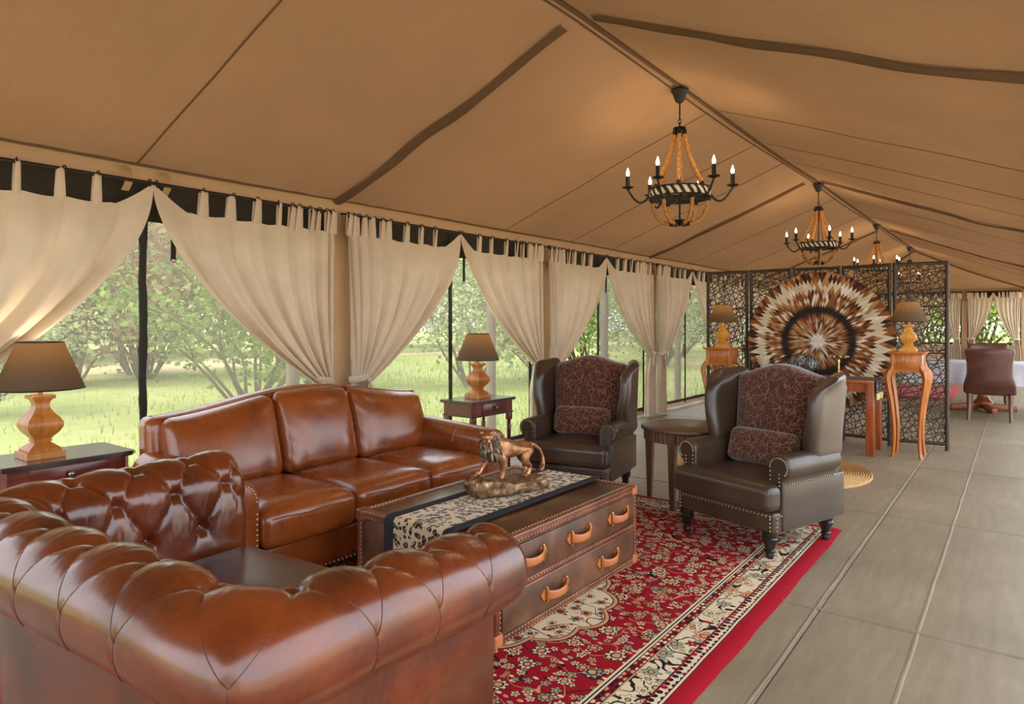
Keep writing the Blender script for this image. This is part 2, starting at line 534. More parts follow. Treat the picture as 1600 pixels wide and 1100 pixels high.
# eave strips: tan flap, dark band behind the rods
def strip_along(X0, X1, y, z0, z1, name, mat, parent=None, wav=0.01, kind=None, end=False):
    b = MB()
    n = max(6, int(abs(X1 - X0) * 6))
    def fn(u, v):
        X = lerp(X0, X1, u)
        w = wav * noise.noise(Vector((X * 1.7, v, z0)))
        if end: return (y + w, X, lerp(z0, z1, v) + w * 0.5)
        return (X, y + w, lerp(z0, z1, v) + w * 0.5)
    b.grid(fn, n, 3, flip=end)
    b2 = MB(); b2.v = b.v; b2.f = b.f; b2.m = b.m
    return b2.build(name, mat, parent, kind=kind)
wl = strip_along(XB, XE, YL, 1.985, 2.24, 'wall_left', M['darkcanvas'], kind='structure')
strip_along(XB, XE, YL - 0.035, 2.225, 2.335, 'eave_flap', M['postcanvas'], wl, 0.012)
pp = MB(); pp.tube([(x, YL - 0.05, 2.325 + 0.004 * math.sin(x * 2)) for x in [lerp(XB, XE, i / 80) for i in range(81)]], 0.009, 6)
pp.build('eave_piping', M['band'], wl)
strip_along(XB, XE, YL, 0.0, 0.10, 'sod_flap', M['postcanvas'], wl, 0.02)
strip_along(XB, XE, YL - 0.02, 0.0, 0.035, 'floor_edge_strip', M['wick'], wl, 0.02)
for X in POSTS:
    b = MB()
    def fn(u, v):
        k = (u - 0.5) * 2
        return (X + 0.10 + k * 0.17, YL - 0.03 - 0.02 * (1 - k * k) + 0.006 * noise.noise(Vector((X, v * 5, k))), lerp(0, 2.24, v))
    b.grid(fn, 8, 24)
    b.build('post_sleeve', M['postcanvas'], wl)
we = strip_along(YR, YL, XE, 1.985, 2.30, 'wall_end', M['darkcanvas'], kind='structure', end=True)
strip_along(YR, YL, XE - 0.03, 2.24, 2.33, 'eave_flap', M['postcanvas'], we, 0.01, end=True)
strip_along(YR, YL, XE, 0.0, 0.75, 'low_wall', M['postcanvas'], we, 0.02, end=True)
EPOST = [-0.10, 1.24, 2.58, 3.92]
for Y in EPOST:
    b = MB()
    b.grid(lambda u, v: (XE - 0.03 - 0.02 * math.sin(PI * u), Y + (u - 0.5) * 0.14, lerp(0, 2.26, v)), 6, 12, flip=True)
    b.build('post_sleeve', M['postcanvas'], we)
# right side: open, posts and eave flap only (outside the frame)
wr = strip_along(XB, XE, YR, 2.2, 2.33, 'wall_right', M['postcanvas'], kind='structure')
for X in POSTS:
    if 1.0 < X or X < -1:
        b = MB(); b.tube([(X, YR - 0.05, 0), (X, YR - 0.05, 2.3)], 0.04, 10); b.build('post', M['polewood'], wr)

# ------------------------------------------------------------------ windows: insect screens with black webbing
def wavy_strip(x, y, z0, z1, w, wav, seed):
    b = MB()
    def fn(u, v):
        z = lerp(z0, z1, u)
        o = wav * noise.noise(Vector((seed, z * 4.0, 0.3))) + wav * 0.4 * noise.noise(Vector((seed, z * 14.0, 1.3)))
        ww = w * (1 + 0.2 * noise.noise(Vector((seed * 2, z * 9.0, 4.0))))
        a = PI * v
        return (x + o - ww * 0.5 * math.cos(a), y - 0.012 * math.sin(a), z)
    b.grid(fn, 40, 5, flip=True)
    return b
for k in range(len(POSTS) - 1):
    x0, x1 = POSTS[k] + 0.05, POSTS[k + 1] - 0.05
    xc = (x0 + x1) / 2
    win = link('window_%d' % (k + 1), None, kind='structure')
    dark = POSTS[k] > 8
    for h, (a, b) in enumerate(((x0, xc), (xc, x1))):
        if abs(POSTS[k] - 6.2) < 0.1 and h == 0: continue      # unzipped and tied away in the photograph
        q = MB()
        q.grid(lambda u, v: (lerp(a, b, u), YL + 0.015 + 0.012 * math.sin(u * 3 + k) * math.sin(PI * v), lerp(0.09, 2.0, v)), 8, 8)
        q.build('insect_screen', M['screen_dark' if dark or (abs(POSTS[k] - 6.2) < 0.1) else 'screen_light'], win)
    wavy_strip(xc, YL - 0.005, 0.06, 2.2, 0.05, 0.012, k * 1.7).build('zip_strip', M['blackcloth'], win)
    wavy_strip(x0 + 0.05, YL - 0.005, 0.06, 2.0, 0.05, 0.006, k + 9.1).build('edge_strip', M['blackcloth'], win)
    wavy_strip(x1 - 0.05, YL - 0.005, 0.06, 2.0, 0.05, 0.006, k + 5.1).build('edge_strip', M['blackcloth'], win)
    strip_along(x0, x1, YL - 0.012, 0.09, 0.135, 'hem_strip', M['blackcloth'], win, 0.01)
    # rolled screen straps with D rings
    if k < 6:
        for dx in (-0.36, 0.18):
            s = MB(); s.box(xc + dx, YL - 0.02, 1.88, 0.032, 0.006, 0.24); o = s.build('strap', M['blackcloth'], win)
            s = MB(); s.tube([(xc + dx + 0.018 * math.cos(a), YL - 0.02, 1.757 + 0.016 * math.sin(a)) for a in [2 * PI * i / 12 for i in range(12)]], 0.003, 5, closed=True)
            s.build('ring', M['iron'], o)
    if abs(POSTS[k] - 0.54) < 0.1:
        for dx in (-0.13, 0.10):
            s = MB()
            s.grid(lambda u, v: (xc + dx + (v - 0.5) * 0.045, YL - 0.06 - 0.06 * math.sin(PI * u), 2.30 - 0.17 * u + 0.02 * u * u), 8, 2)
            s.build('canvas_loop', M['postcanvas'], win)
for k in range(len(EPOST) - 1):
    y0, y1 = EPOST[k] + 0.05, EPOST[k + 1] - 0.05
    win = link('window_%d' % (len(POSTS) + k), None, kind='structure')
    for y in (y0 + 0.02, y1 - 0.02):
        q = MB(); q.box(XE - 0.01, y, 1.4, 0.02, 0.05, 1.3); q.build('edge_strip', M['blackcloth'], win)
    q = MB(); q.box(XE - 0.01, (y0 + y1) / 2, 0.78, 0.02, y1 - y0, 0.05); q.build('hem_strip', M['blackcloth'], win)
    a = MB(); a.grid(lambda u, v: (XE - 0.02, lerp(y0 + 0.08 + 0.5 * v ** 0.9, y0 + 0.14 + 0.5 * v ** 0.9, u), lerp(0.95, 2.1, v)), 2, 10)
    a.build('rolled_screen', M['darkcanvas'], win)

# ------------------------------------------------------------------ curtains
def drape_mesh(W, sg, seed, ztie=0.93):
    b = MB()
    rr = random.Random(seed)
    nf = rr.uniform(6.0, 7.5); ph = rr.uniform(0, 6)
    def phi(c): return 2 * PI * nf * (c ** 0.75) + ph + 1.2 * noise.noise(Vector((c * 4, seed, 0)))
    def pt(u, v):
        c = v
        s0 = math.sin(phi(c)); yy = 1 - 2 * abs(math.cos(phi(c) * 0.5 + 0.4)) ** 0.8 + 0.18 * math.sin(2.3 * phi(c) + seed)
        if u <= 0.68:
            t = u / 0.68
            we = 0.13 + (W - 0.13) * (1 - t ** 1.72)
            x = 0.05 + 0.04 * t + (c ** lerp(1.25, 1.0, t)) * (we - 0.05 * (1 - t))
            zt = 2.055 - 0.012 * abs(math.sin(c * 22)) + (0.15 * clamp((c - 0.87) / 0.13))
            z = lerp(zt, ztie - 0.035 * c + 0.02 * yy, t)
            near = 1 - c * 0.75 * (1 - t)
            A = (0.024 + 0.022 * t) * near * (0.45 + 0.55 * sstep(0, 0.12, t) + 0.5 * (1 - c) * (1 - sstep(0, 0.2, t)))
            A += 0.026 * sstep(0.02, 0.4, t) * c * (1 - 0.5 * t)
            y = -0.045 - 0.02 * t + A * yy - 0.012 * sstep(0.9, 1.0, c) * sstep(0.05, 0.3, t)
            x += 0.012 * math.cos(phi(c)) * t * (1 - 0.3 * t)
        else:
            t = (u - 0.68) / 0.32
            we = 0.13 + 0.10 * sstep(0, 0.35, t) + 0.05 * t
            x = 0.09 - 0.045 * sstep(0, 0.5, t) + c * we + 0.012 * noise.noise(Vector((c * 5, t * 3, seed)))
            z = lerp(ztie - 0.035 * c + 0.02 * yy, 0.035, t)
            A = 0.036 + 0.004 * t
            y = -0.065 + A * (0.75 * math.sin(phi(c) + 0.5 * t) + 0.25 * math.sin(2 * phi(c) + 1 + t))
        return (sg * x, y, z)
    b.grid(pt, 76, 120, flip=(sg > 0))
    # hem
    return b.mesh('fabric', M['curtain'], 180), pt
def tab_mesh(w):
    b = MB()
    def fn(u, v):
        k = (v - 0.5) * 2
        ww = w * (0.5 + 0.10 * math.cos(2 * PI * u))
        if u < 0.45: y, z = -0.045 - 0.016 * (u / 0.45), lerp(2.04, 2.20, u / 0.45)
        elif u < 0.6:
            a = (u - 0.45) / 0.15 * PI
            y, z = -0.045 - 0.016 * math.cos(a), 2.20 + 0.016 * math.sin(a)
        else: y, z = -0.029, lerp(2.20, 2.05, (u - 0.6) / 0.4)
        return (k * ww, y + 0.006 * (1 - k * k) * -1, z)
    b.grid(fn, 20, 4, flip=True)
    return b.mesh('tab', M['curtain'], 180)
TABW = [tab_mesh(0.06), tab_mesh(0.045), tab_mesh(0.03)]
rb = MB(); rb.tube([(0.0, -0.045 + 0.022 * math.cos(a), 2.204 + 0.022 * math.sin(a)) for a in [2 * PI * i / 14 for i in range(14)]], 0.0035, 5, closed=True)
RING = rb.mesh('ring', M['iron'])
def tie_mesh(sg):
    b = MB()
    def fn(u, v):
        a = 2 * PI * u
        bul = 1 + 0.12 * math.sin(PI * v)
        return (sg * 0.155 + 0.088 * bul * math.cos(a), -0.068 + 0.058 * bul * math.sin(a), 0.895 + 0.05 * v + 0.012 * math.cos(a) * sg)
    b.grid(fn, 28, 4, cu=True)
    b.ball(sg * 0.20, -0.125, 0.905, 0.022, 8, 6)
    b.tube([(sg * 0.20, -0.13, 0.90), (sg * 0.215, -0.14, 0.84), (sg * 0.21, -0.138, 0.77)], lambda t: 0.008 + 0.008 * t, 6)
    return b.mesh('tie_band', M['curtain'], 60)
TIE = {1: tie_mesh(1), -1: tie_mesh(-1)}
_dr = {}
def curtain(loc, rz, W, sg, seed, label, group):
    key = (round(W, 2), sg, seed)
    if key not in _dr: _dr[key] = drape_mesh(W, sg, seed)
    me, pt = _dr[key]
    t = thing('curtain', label, 'curtain', loc, rz, group)
    link('fabric', me, t)
    rr = random.Random(seed * 7 + 1)
    c = 0.02; i = 0
    while c < 0.9:
        p = pt(0.0, c)
        w = TABW[0 if rr.random() < 0.5 else (1 if rr.random() < 0.6 else 2)]
        o = link('tab', w, t); o.location = (p[0], p[1] + 0.045, p[2] - 2.055); o.rotation_euler = (0, 0, rr.uniform(-0.6, 0.6) if c < 0.4 else rr.uniform(-0.2, 0.2))
        g = link('ring', RING, t); g.location = (p[0] + 0.01, 0, 0); g.rotation_euler = (0, 0, rr.uniform(-0.25, 0.25))
        c += rr.uniform(0.045, 0.09) if c < 0.4 else rr.uniform(0.11, 0.15)
        i += 1
    g = link('ring', RING, t); g.location = (sg * (W - 0.02), 0, 0)
    link('tie_band', TIE[sg], t)
    return t
BAY = {0: 'the nearest window', 1: 'the second window, behind the sofa', 2: 'the third window, behind the far armchair', 3: 'the fourth window, before the screen', 4: 'the first window past the screen', 5: 'the second window past the screen', 6: 'the third window past the screen'}
for k in range(7):
    a, b = POSTS[k + 1], POSTS[k + 2]
    half = (b - a) / 2
    curtain((a + 0.02, YL - 0.09, 0), 0, half - 0.02, 1, 3 + (k * 3) % 4, 'beige curtain tied to the near post of ' + BAY[k], 'tent wall curtains')
    curtain((b - 0.02, YL - 0.09, 0), 0, half - 0.02, -1, 13 + (k * 5) % 4, 'beige curtain tied to the far post of ' + BAY[k], 'tent wall curtains')
    r = MB()
    r.tube([(a + 0.09, YL - 0.135, 2.204), (b - 0.09, YL - 0.135, 2.204)], 0.0105, 10)
    for x in (a + 0.09, b - 0.09): r.ball(x, YL - 0.135, 2.204, 0.018, 8, 6)
    t = r.build('curtain_rod', M['iron']); tag(t, 'thin black curtain rod above ' + BAY[k], 'curtain rod', 'curtain rods')
    for x in (a + 0.075, b - 0.075):
        h = MB(); h.tube([(x, YL - 0.02, 2.22), (x, YL - 0.10, 2.215), (x, YL - 0.14, 2.204)], 0.006, 6); h.build('bracket', M['iron'], t)
ENDB = ['end wall window beside the open side', 'end wall window behind the dining table', 'end wall window in the far corner']
for k in range(3):
    a, b = EPOST[k], EPOST[k + 1]
    half = (b - a) / 2
    curtain((XE - 0.09, b - 0.02, 0), -90, half - 0.02, 1, 5, 'beige curtain drawn to the inner post of the ' + ENDB[k], 'end wall curtains')
    curtain((XE - 0.09, a + 0.02, 0), -90, half - 0.02, -1, 15, 'beige curtain drawn to the outer post of the ' + ENDB[k], 'end wall curtains')
    r = MB(); r.tube([(XE - 0.135, a + 0.08, 2.204), (XE - 0.135, b - 0.08, 2.204)], 0.0105, 8)
    for y in (a + 0.08, b - 0.08): r.tube([(XE - 0.135, y, 2.204), (XE - 0.01, y, 2.215)], 0.006, 6)
    tag(r.build('curtain_rod', M['iron']), 'thin black curtain rod over the ' + ENDB[k], 'curtain rod', 'curtain rods')

# ------------------------------------------------------------------ outside
def grassmat():
    m = NT('lawn')
    p = m.pos(); x = m.xyz(p)
    f = m.noise(0.35, 5, 0.65, vec=p)
    g = m.noise(6.0, 4, 0.7, vec=p)
    k = m.m('ADD', m.m('MULTIPLY', f, 0.6), m.m('MULTIPLY', g, 0.4))
    c = m.ramp(k, [(0.3, rgb(112, 130, 62)), (0.5, rgb(150, 158, 92)), (0.68, rgb(190, 174, 128))])
    wob = m.m('MULTIPLY', m.m('SUBTRACT', m.noise(0.12, 2, vec=p), 0.5), 9.0)
    d = m.m('ABSOLUTE', m.m('SUBTRACT', m.m('ADD', x[1], wob), 24.0))
    c = m.mix(m.m('SUBTRACT', 1.0, m.step(1.6, 3.0, d)), c, rgb(214, 190, 150))
    c = m.mix(m.step(0.5, -1.0, m.m('ADD', x[1], m.m('MULTIPLY', wob, 0.15))), c, m.mix(g, rgb(196, 172, 140), rgb(222, 202, 172)))  # unseen sand strip by the open side, added to keep bounce light neutral
    return m.done(m.bsdf(c, 0.9, m.bump(g, 0.4, 0.05), spec=0.1))
M['lawn'] = grassmat()
g = MB()
g.grid(lambda u, v: (lerp(-40, 130, u), lerp(-60, 90, v), -0.13 + 0.25 * noise.noise(Vector((u * 14, v * 12, 0))) * (0 if -4 < lerp(-60, 90, v) < 6 else 1)), 60, 60)
g.build('ground', M['lawn'], kind='structure')
def leafmat(name, a, b, c):
    m = NT(name)
    f = m.noise(1.6, 3, 0.6)
    f2 = m.n('NewGeometry').outputs['Random Per Island']
    col = m.ramp(m.m('ADD', m.m('MULTIPLY', f, 0.5), m.m('MULTIPLY', f2, 0.5)), [(0.2, a), (0.5, b), (0.8, c)])
    d = m.bsdf(col, 0.55, spec=0.3)
    t = m.n('BsdfTranslucent', {'Color': col}).outputs[0]
    return m.done(m.shmix(0.4, d, t))
M['leaf_mid'] = leafmat('leaf_mid', rgb(70, 92, 36), rgb(112, 136, 58), rgb(160, 178, 92))
M['leaf_pale'] = leafmat('leaf_pale', rgb(118, 132, 82), rgb(162, 174, 118), rgb(210, 214, 170))
M['leaf_dry'] = leafmat('leaf_dry', rgb(120, 92, 68), rgb(156, 126, 98), rgb(186, 160, 128))
M['leaf_bright'] = leafmat('leaf_bright', rgb(106, 130, 48), rgb(150, 172, 76), rgb(192, 202, 122))
M['bark'] = plain('bark', rgb(104, 84, 70), 0.9, var=0.25, sc=6)
def branches(seed, h, n, spread):
    r = random.Random(seed)
    b = MB(); tips = []
    for i in range(n):
        a = 2 * PI * i / n + r.uniform(-0.5, 0.5)
        L = h * r.uniform(0.6, 0.95)
        p = Vector((0.1 * math.cos(a), 0.1 * math.sin(a), -0.05)); path = [p.copy()]
        d = Vector((math.cos(a) * spread * r.uniform(0.3, 1), math.sin(a) * spread * r.uniform(0.3, 1), 1)).normalized()
        for j in range(6):
            d = (d + Vector((r.uniform(-.25, .25), r.uniform(-.25, .25), r.uniform(-.05, .1)))).normalized()
            p = p + d * L / 6; path.append(p.copy())
            if j > 1:
                q = p.copy(); e = (d + Vector((r.uniform(-1, 1), r.uniform(-1, 1), r.uniform(-.2, .6)))).normalized()
                sp = [q.copy()]
                for _ in range(3):
                    q = q + e * L * 0.11; e = (e + Vector((r.uniform(-.4, .4), r.uniform(-.4, .4), r.uniform(-.2, .2)))).normalized(); sp.append(q.copy())
                b.tube(sp, lambda t: 0.005 * h * (1 - 0.7 * t), 4, caps=False); tips += sp[1:]
        b.tube(path, lambda t: 0.010 * h * (1 - 0.75 * t) + 0.003, 5); tips += path[3:]
    return b, tips
def leaf_cloud(seed, tips, n, size, rad, low=-9):
    r = random.Random(seed)
    vs = []; fs = []
    for i in range(n):
        c = r.choice(tips)
        p = Vector((c[0] + r.gauss(0, rad), c[1] + r.gauss(0, rad), c[2] + r.gauss(0, rad * 0.8)))
        if p.z < low: continue
        a = Vector((r.uniform(-1, 1), r.uniform(-1, 1), r.uniform(-0.7, 0.5))).normalized()
        s = a.orthogonal(); s.rotate(Matrix.Rotation(r.uniform(0, 6.28), 3, a)); s.normalize()
        L = size * r.uniform(0.6, 1.3); w = L * 0.36
        nn = a.cross(s) * L * 0.1
        k = len(vs)
        vs += [tuple(p), tuple(p + a * L * .45 + s * w + nn), tuple(p + a * L), tuple(p + a * L * .45 - s * w + nn)]
        fs.append((k, k + 1, k + 2, k + 3))
    m = MB(); m.v = vs; m.f = fs; m.m = [0] * len(fs)
    return m
def plant_mesh(seed, h, n, spread, leaves, size, rad, mat, low=0.1):
    b, tips = branches(seed, h, n, spread)
    t = b.mesh('branches', M['bark'])
    f = leaf_cloud(seed + 1, tips, leaves, size, rad, low).mesh('foliage', mat, 0)
    return t, f
KIND = {
    'near': plant_mesh(3, 3.1, 13, 1.0, 3600, 0.11, 0.26, M['leaf_mid'], 0.35),
    'bush': plant_mesh(8, 2.8, 11, 0.9, 5200, 0.10, 0.32, M['leaf_pale'], 0.1),
    'dry': plant_mesh(21, 2.8, 16, 0.6, 4200, 0.13, 0.26, M['leaf_dry'], 0.0),
    'tree': plant_mesh(31, 7.5, 9, 0.8, 9500, 0.22, 1.0, M['leaf_mid'], 0.3),
    'pale': plant_mesh(44, 7.0, 9, 0.85, 9500, 0.22, 1.0, M['leaf_pale'], 0.2),
    'bright': plant_mesh(57, 5.0, 8, 0.8, 5200, 0.17, 0.6, M['leaf_bright'], 0.3),
}
def plant(kind, x, y, sc, rz, name, label, cat, group):
    t = thing(name, label, cat, (x, y, -0.13), rz, group); t.scale = (sc, sc, sc)
    link('branches', KIND[kind][0], t); link('foliage', KIND[kind][1], t, 'stuff')
plant('near', 6.3, 10.2, 1.0, 20, 'bush', 'large-leaved green bush on the grass outside the nearest window', 'bush', 'bushes outside the tent')
ORD = ['first', 'second', 'third', 'fourth', 'fifth', 'sixth', 'seventh', 'eighth', 'ninth', 'tenth', 'eleventh', 'twelfth', 'thirteenth', 'fourteenth', 'fifteenth', 'sixteenth']
bl = [('dry', 6.2, 17.5, 1.3), ('dry', 4.4, 19.0, 1.2), ('bush', 3.4, 13.2, 0.8), ('bush', 9.6, 13.0, 1.25), ('bush', 12.4, 10.6, 1.2), ('near', 15.2, 10.4, 1.15), ('bush', 18.6, 11.2, 1.3),
      ('bush', 22.5, 10.2, 1.2), ('near', 27.0, 11.5, 1.2), ('dry', 31.0, 14.0, 1.3), ('bush', 36.0, 13.0, 1.5), ('dry', 8.4, 18.6, 1.4), ('bush', 9.0, 20.5, 1.5), ('bush', 12.0, 17.0, 1.5), ('bush', 3.0, 20.0, 1.4)]
nm = {'dry': 'dry brown', 'bush': 'pale green', 'near': 'large-leaved green'}
for i, (k, x, y, s) in enumerate(bl):
    plant(k, x, y, s, 47 * i, 'bush', nm[k] + ' bush out on the lawn, %s along from the near end' % ORD[i], 'bush', 'bushes outside the tent')
tl = [('pale', 2, 30), ('tree', 7.5, 31), ('pale', 13, 28), ('pale', 18, 31), ('tree', 22, 25), ('pale', 30, 33), ('tree', 36, 27), ('bright', 34, 21.5), ('pale', 44, 30), ('tree', 50, 23), ('tree', 60, 26), ('pale', 52, 15)]
for i, (k, x, y) in enumerate(tl):
    plant(k, x, y, 1.15 + 0.1 * math.sin(i * 2.1), 61 * i, 'tree', {'pale': 'pale green', 'tree': 'mid green', 'bright': 'sunlit yellow-green'}[k] + ' tree behind the sandy path, %s from the near end' % ORD[i], 'tree', 'trees beyond the lawn')
for i, (k, x, y) in enumerate([('bright', 29, 2.6), ('bright', 30.5, -0.8), ('tree', 35, 1.5), ('bright', 29.5, 6.0)]):
    plant(k, x, y, 0.9, 33 * i, 'tree', 'sunlit leafy tree outside the end wall windows, %s from the aisle' % ORD[i], 'tree', 'trees beyond the end wall')
gb = MB(); r = random.Random(5)
for i in range(15000):
    y = 4.9 + 15 * r.random() ** 1.6; x = r.uniform(-1, 8) + (y - 4.9) * r.uniform(0.3, 2.2) + (r.uniform(0, 12) if r.random() < 0.4 else 0)
    h = r.uniform(0.04, 0.13) * (1 + 0.03 * y); a = r.uniform(0, 6.28); w = 0.008
    dx, dy = math.cos(a), math.sin(a); l = r.uniform(-0.6, 0.6) * h
    k = len(gb.v)
    gb.v += [(x - dx * w, y - dy * w, -0.13), (x + dx * w, y + dy * w, -0.13), (x + dy * l, y - dx * l, -0.13 + h)]
    gb.f.append((k, k + 1, k + 2)); gb.m.append(0)
o = gb.build('grass', M['leaf_bright'], ang=0, kind='stuff')
tag(o, 'sunlit green grass growing on the lawn outside the windows', 'grass', kind='stuff')
for i in range(5):
    x = 3.66 + 2.86 * i
    p = MB(); p.lathe([(0.062, -0.13), (0.06, 1.2), (0.056, 3.0)], 12)
    o = p.build('tent_pole', M['polewood']); o.location = (x, 5.25, 0)
    tag(o, 'weathered round timber pole outside the tent, %s from the near end' % ORD[i], 'pole', 'outside poles')

# ------------------------------------------------------------------ rug
RUGC = (2.70, 2.14); RUGS = (4.2, 2.44)
def rugmat():
    m = NT('persian_rug')
    x = m.xyz(m.oc()); X, Y = x[0], x[1]
    ex = m.m('SUBTRACT', RUGS[0] / 2, m.m('ABSOLUTE', X)); ey = m.m('SUBTRACT', RUGS[1] / 2, m.m('ABSOLUTE', Y))
    e = m.m('MINIMUM', ex, ey)
    red, dred, cream, peach, blk, sage, tan = rgb(160, 20, 37), rgb(120, 14, 27), rgb(222, 205, 172), rgb(214, 150, 112), rgb(36, 26, 28), rgb(150, 158, 140), rgb(190, 160, 120)
    pv = m.comb(X, Y, 0.0)
    wp = m.vm('ADD', pv, m.vm('SCALE', m.vm('SUBTRACT', m.noise(9.0, 2, vec=pv, col=True), (0.5, 0.5, 0.5)), 0.03))
    def flowers(vec, scale, pet, r0, amp, seed):
        v = m.vor(scale, vec=m.vm('ADD', vec, (seed, seed * 1.7, 0)), rand=0.85, dim='2D')
        loc = m.vm('SUBTRACT', m.vm('SCALE', m.vm('ADD', vec, (seed, seed * 1.7, 0)), 1.0), v['Position'])
        l = m.xyz(loc)
        cr = m.xyz(v['Color'])
        ang = m.m('ADD', m.m('ARCTAN2', l[1], l[0]), m.m('MULTIPLY', cr[0], 6.28))
        d = m.m('MULTIPLY', m.vm('LENGTH', loc), scale)
        sz = m.m('ADD', 0.65, m.m('MULTIPLY', cr[1], 0.5))
        d = m.m('DIVIDE', d, sz)
        edge = m.m('ADD', r0, m.m('MULTIPLY', amp, m.m('COSINE', m.m('MULTIPLY', ang, pet))))
        return m.m('SUBTRACT', edge, d), d, cr
    def lay(base, F, petal_cols, ow=0.06, center=blk, c2=peach):
        f, d, cr = F
        pc = m.ramp(cr[2], petal_cols, 'CONSTANT')
        c = m.mix(m.step(-ow, -ow * 0.7, f), base, blk)
        c = m.mix(m.step(-0.01, 0.015, f), c, pc)
        c = m.mix(m.step(0.175, 0.155, d), c, blk)
        return m.mix(m.step(0.125, 0.105, d), c, c2)
    pal = [(0.0, cream), (0.34, peach), (0.5, cream), (0.72, sage), (0.88, tan)]
    # red field
    vine = m.m('ABSOLUTE', m.m('SUBTRACT', m.noise(3.4, 1, 0.4, vec=wp), 0.5))
    vine2 = m.m('ABSOLUTE', m.m('SUBTRACT', m.noise(4.6, 1, 0.4, vec=m.vm('ADD', wp, (7, 3, 0))), 0.5))
    fld = m.mix(m.m('MULTIPLY', m.noise(2.0, 3, vec=pv), 0.5), red, dred)
    fld = m.mix(m.step(0.006, 0.003, vine), fld, blk)
    fld = m.mix(m.step(0.006, 0.003, vine2), fld, peach)
    leaf = m.vor(26, vec=m.vm('MULTIPLY', wp, (1.0, 0.55, 1.0)), dim='2D')
    lc = m.xyz(leaf['Color'])
    fld = m.mix(m.m('MULTIPLY', m.step(0.22, 0.18, leaf['Distance']), m.m('GREATER_THAN', lc[0], 0.35)), fld, m.ramp(lc[1], [(0.0, cream), (0.4, peach), (0.6, blk), (0.75, sage)], 'CONSTANT'))
    fld = lay(fld, flowers(wp, 16.0, 5, 0.27, 0.07, 3.1), pal)
    fld = lay(fld, flowers(wp, 7.6, 8, 0.24, 0.05, 11.7), pal)
    # cream medallion
    ma = m.m('ARCTAN2', Y, m.m('ADD', X, 0.06))
    mr = m.vm('LENGTH', m.comb(m.m('MULTIPLY', m.m('ADD', X, 0.06), 0.92), Y, 0))
    med = m.m('SUBTRACT', m.m('ADD', 0.60, m.m('ADD', m.m('MULTIPLY', 0.045, m.m('ABSOLUTE', m.m('COSINE', m.m('MULTIPLY', ma, 8.0)))), m.m('MULTIPLY', 0.03, m.m('COSINE', m.m('MULTIPLY', ma, 4.0))))), mr)
    mf = m.mix(m.step(0.006, 0.003, vine2), cream, blk)
    mf = m.mix(m.step(0.006, 0.003, vine), mf, blk)
    mf = m.mix(m.m('MULTIPLY', m.step(0.2, 0.16, leaf['Distance']), m.m('GREATER_THAN', lc[0], 0.5)), mf, m.ramp(lc[1], [(0.0, red), (0.4, sage), (0.7, peach)], 'CONSTANT'))
    mf = lay(mf, flowers(wp, 12.0, 6, 0.25, 0.06, 5.3), [(0.0, peach), (0.35, cream), (0.7, sage)], c2=red)
    band = m.ramp(m.m('MULTIPLY', med, 10.0), [(0.0, fld if False else blk), (0.06, peach), (0.24, blk), (0.30, cream)], 'CONSTANT')
    fld = m.mix(m.step(-0.002, 0.001, med), fld, band)
    fld = m.mix(m.step(0.031, 0.033, med), fld, mf)
    # borders
    brd = m.mix(m.step(0.022, 0.014, m.m('ABSOLUTE', m.m('SUBTRACT', m.noise(9.0, 1, 0.4, vec=wp), 0.5))), cream, blk)
    brd = m.mix(m.m('MULTIPLY', m.step(0.30, 0.26, leaf['Distance']), m.m('GREATER_THAN', lc[0], 0.45)), brd, m.ramp(lc[1], [(0.0, tan), (0.3, red), (0.5, sage), (0.8, blk)], 'CONSTANT'))
    brd = lay(brd, flowers(wp, 10.5, 6, 0.34, 0.09, 8.8), [(0.0, cream), (0.3, peach), (0.5, sage), (0.75, red)], 0.05)
    gv = m.vor(30, vec=pv, rand=0.25, dim='2D')
    gc = m.xyz(gv['Color'])
    grd = m.mix(m.step(0.40, 0.34, gv['Distance']), dred, m.ramp(gc[0], [(0.0, cream), (0.4, peach), (0.6, blk), (0.8, sage)], 'CONSTANT'))
    grd2 = m.mix(m.step(0.42, 0.36, gv['Distance']), cream, m.ramp(gc[0], [(0.0, blk), (0.5, rgb(40, 40, 62)), (0.8, red)], 'CONSTANT'))
    c = fld
    for (w0, w1, colr) in ((0.0, 0.320, cream), (0.0, 0.310, blk), (0.0, 0.303, cream), (0.0, 0.294, blk), (0.0, 0.290, grd), (0.0, 0.258, blk), (0.0, 0.254, tan), (0.0, 0.248, brd), (0.0, 0.140, blk), (0.0, 0.136, red), (0.0, 0.131, grd2), (0.0, 0.096, blk), (0.0, 0.092, cream), (0.0, 0.082, blk), (0.0, 0.078, red)):
        c = m.mix(m.m('LESS_THAN', e, w1), c, colr)
    pile = m.noise(300, 2, 0.6)
    c = m.mix(m.m('MULTIPLY', pile, 0.14), c, rgb(70, 30, 30))
    b = m.m('ADD', m.noise(160, 2), m.noise(9, 3))
    return m.done(m.bsdf(c, 0.92, m.bump(b, 0.3, 0.006), spec=0.1, sheen=0.0))
M['rug'] = rugmat()
rg = MB()
def rugp(u, v):
    X = (u - 0.5) * RUGS[0]; Y = (v - 0.5) * RUGS[1]
    n = noise.noise(Vector((X * 2.2, Y * 0.4, 1.0)))
    y = Y
    if v < 0.06: y += 0.012 * n * (1 - v / 0.06)
    rip = 0.007 * max(0, noise.noise(Vector((X * 5.0, 0, 9.0)))) * max(0, 1 - v / 0.08)
    e = min(u * RUGS[0], (1 - u) * RUGS[0], v * RUGS[1], (1 - v) * RUGS[1])
    return (X, y, 0.012 * clamp(e / 0.012) ** 0.5 + rip + 0.0005)
us = 150
rg.grid(lambda u, v: rugp(u, clamp(v)), us, 90)
o = rg.build('persian_rug', M['rug'], ang=60); o.location = (RUGC[0], RUGC[1], 0.0)
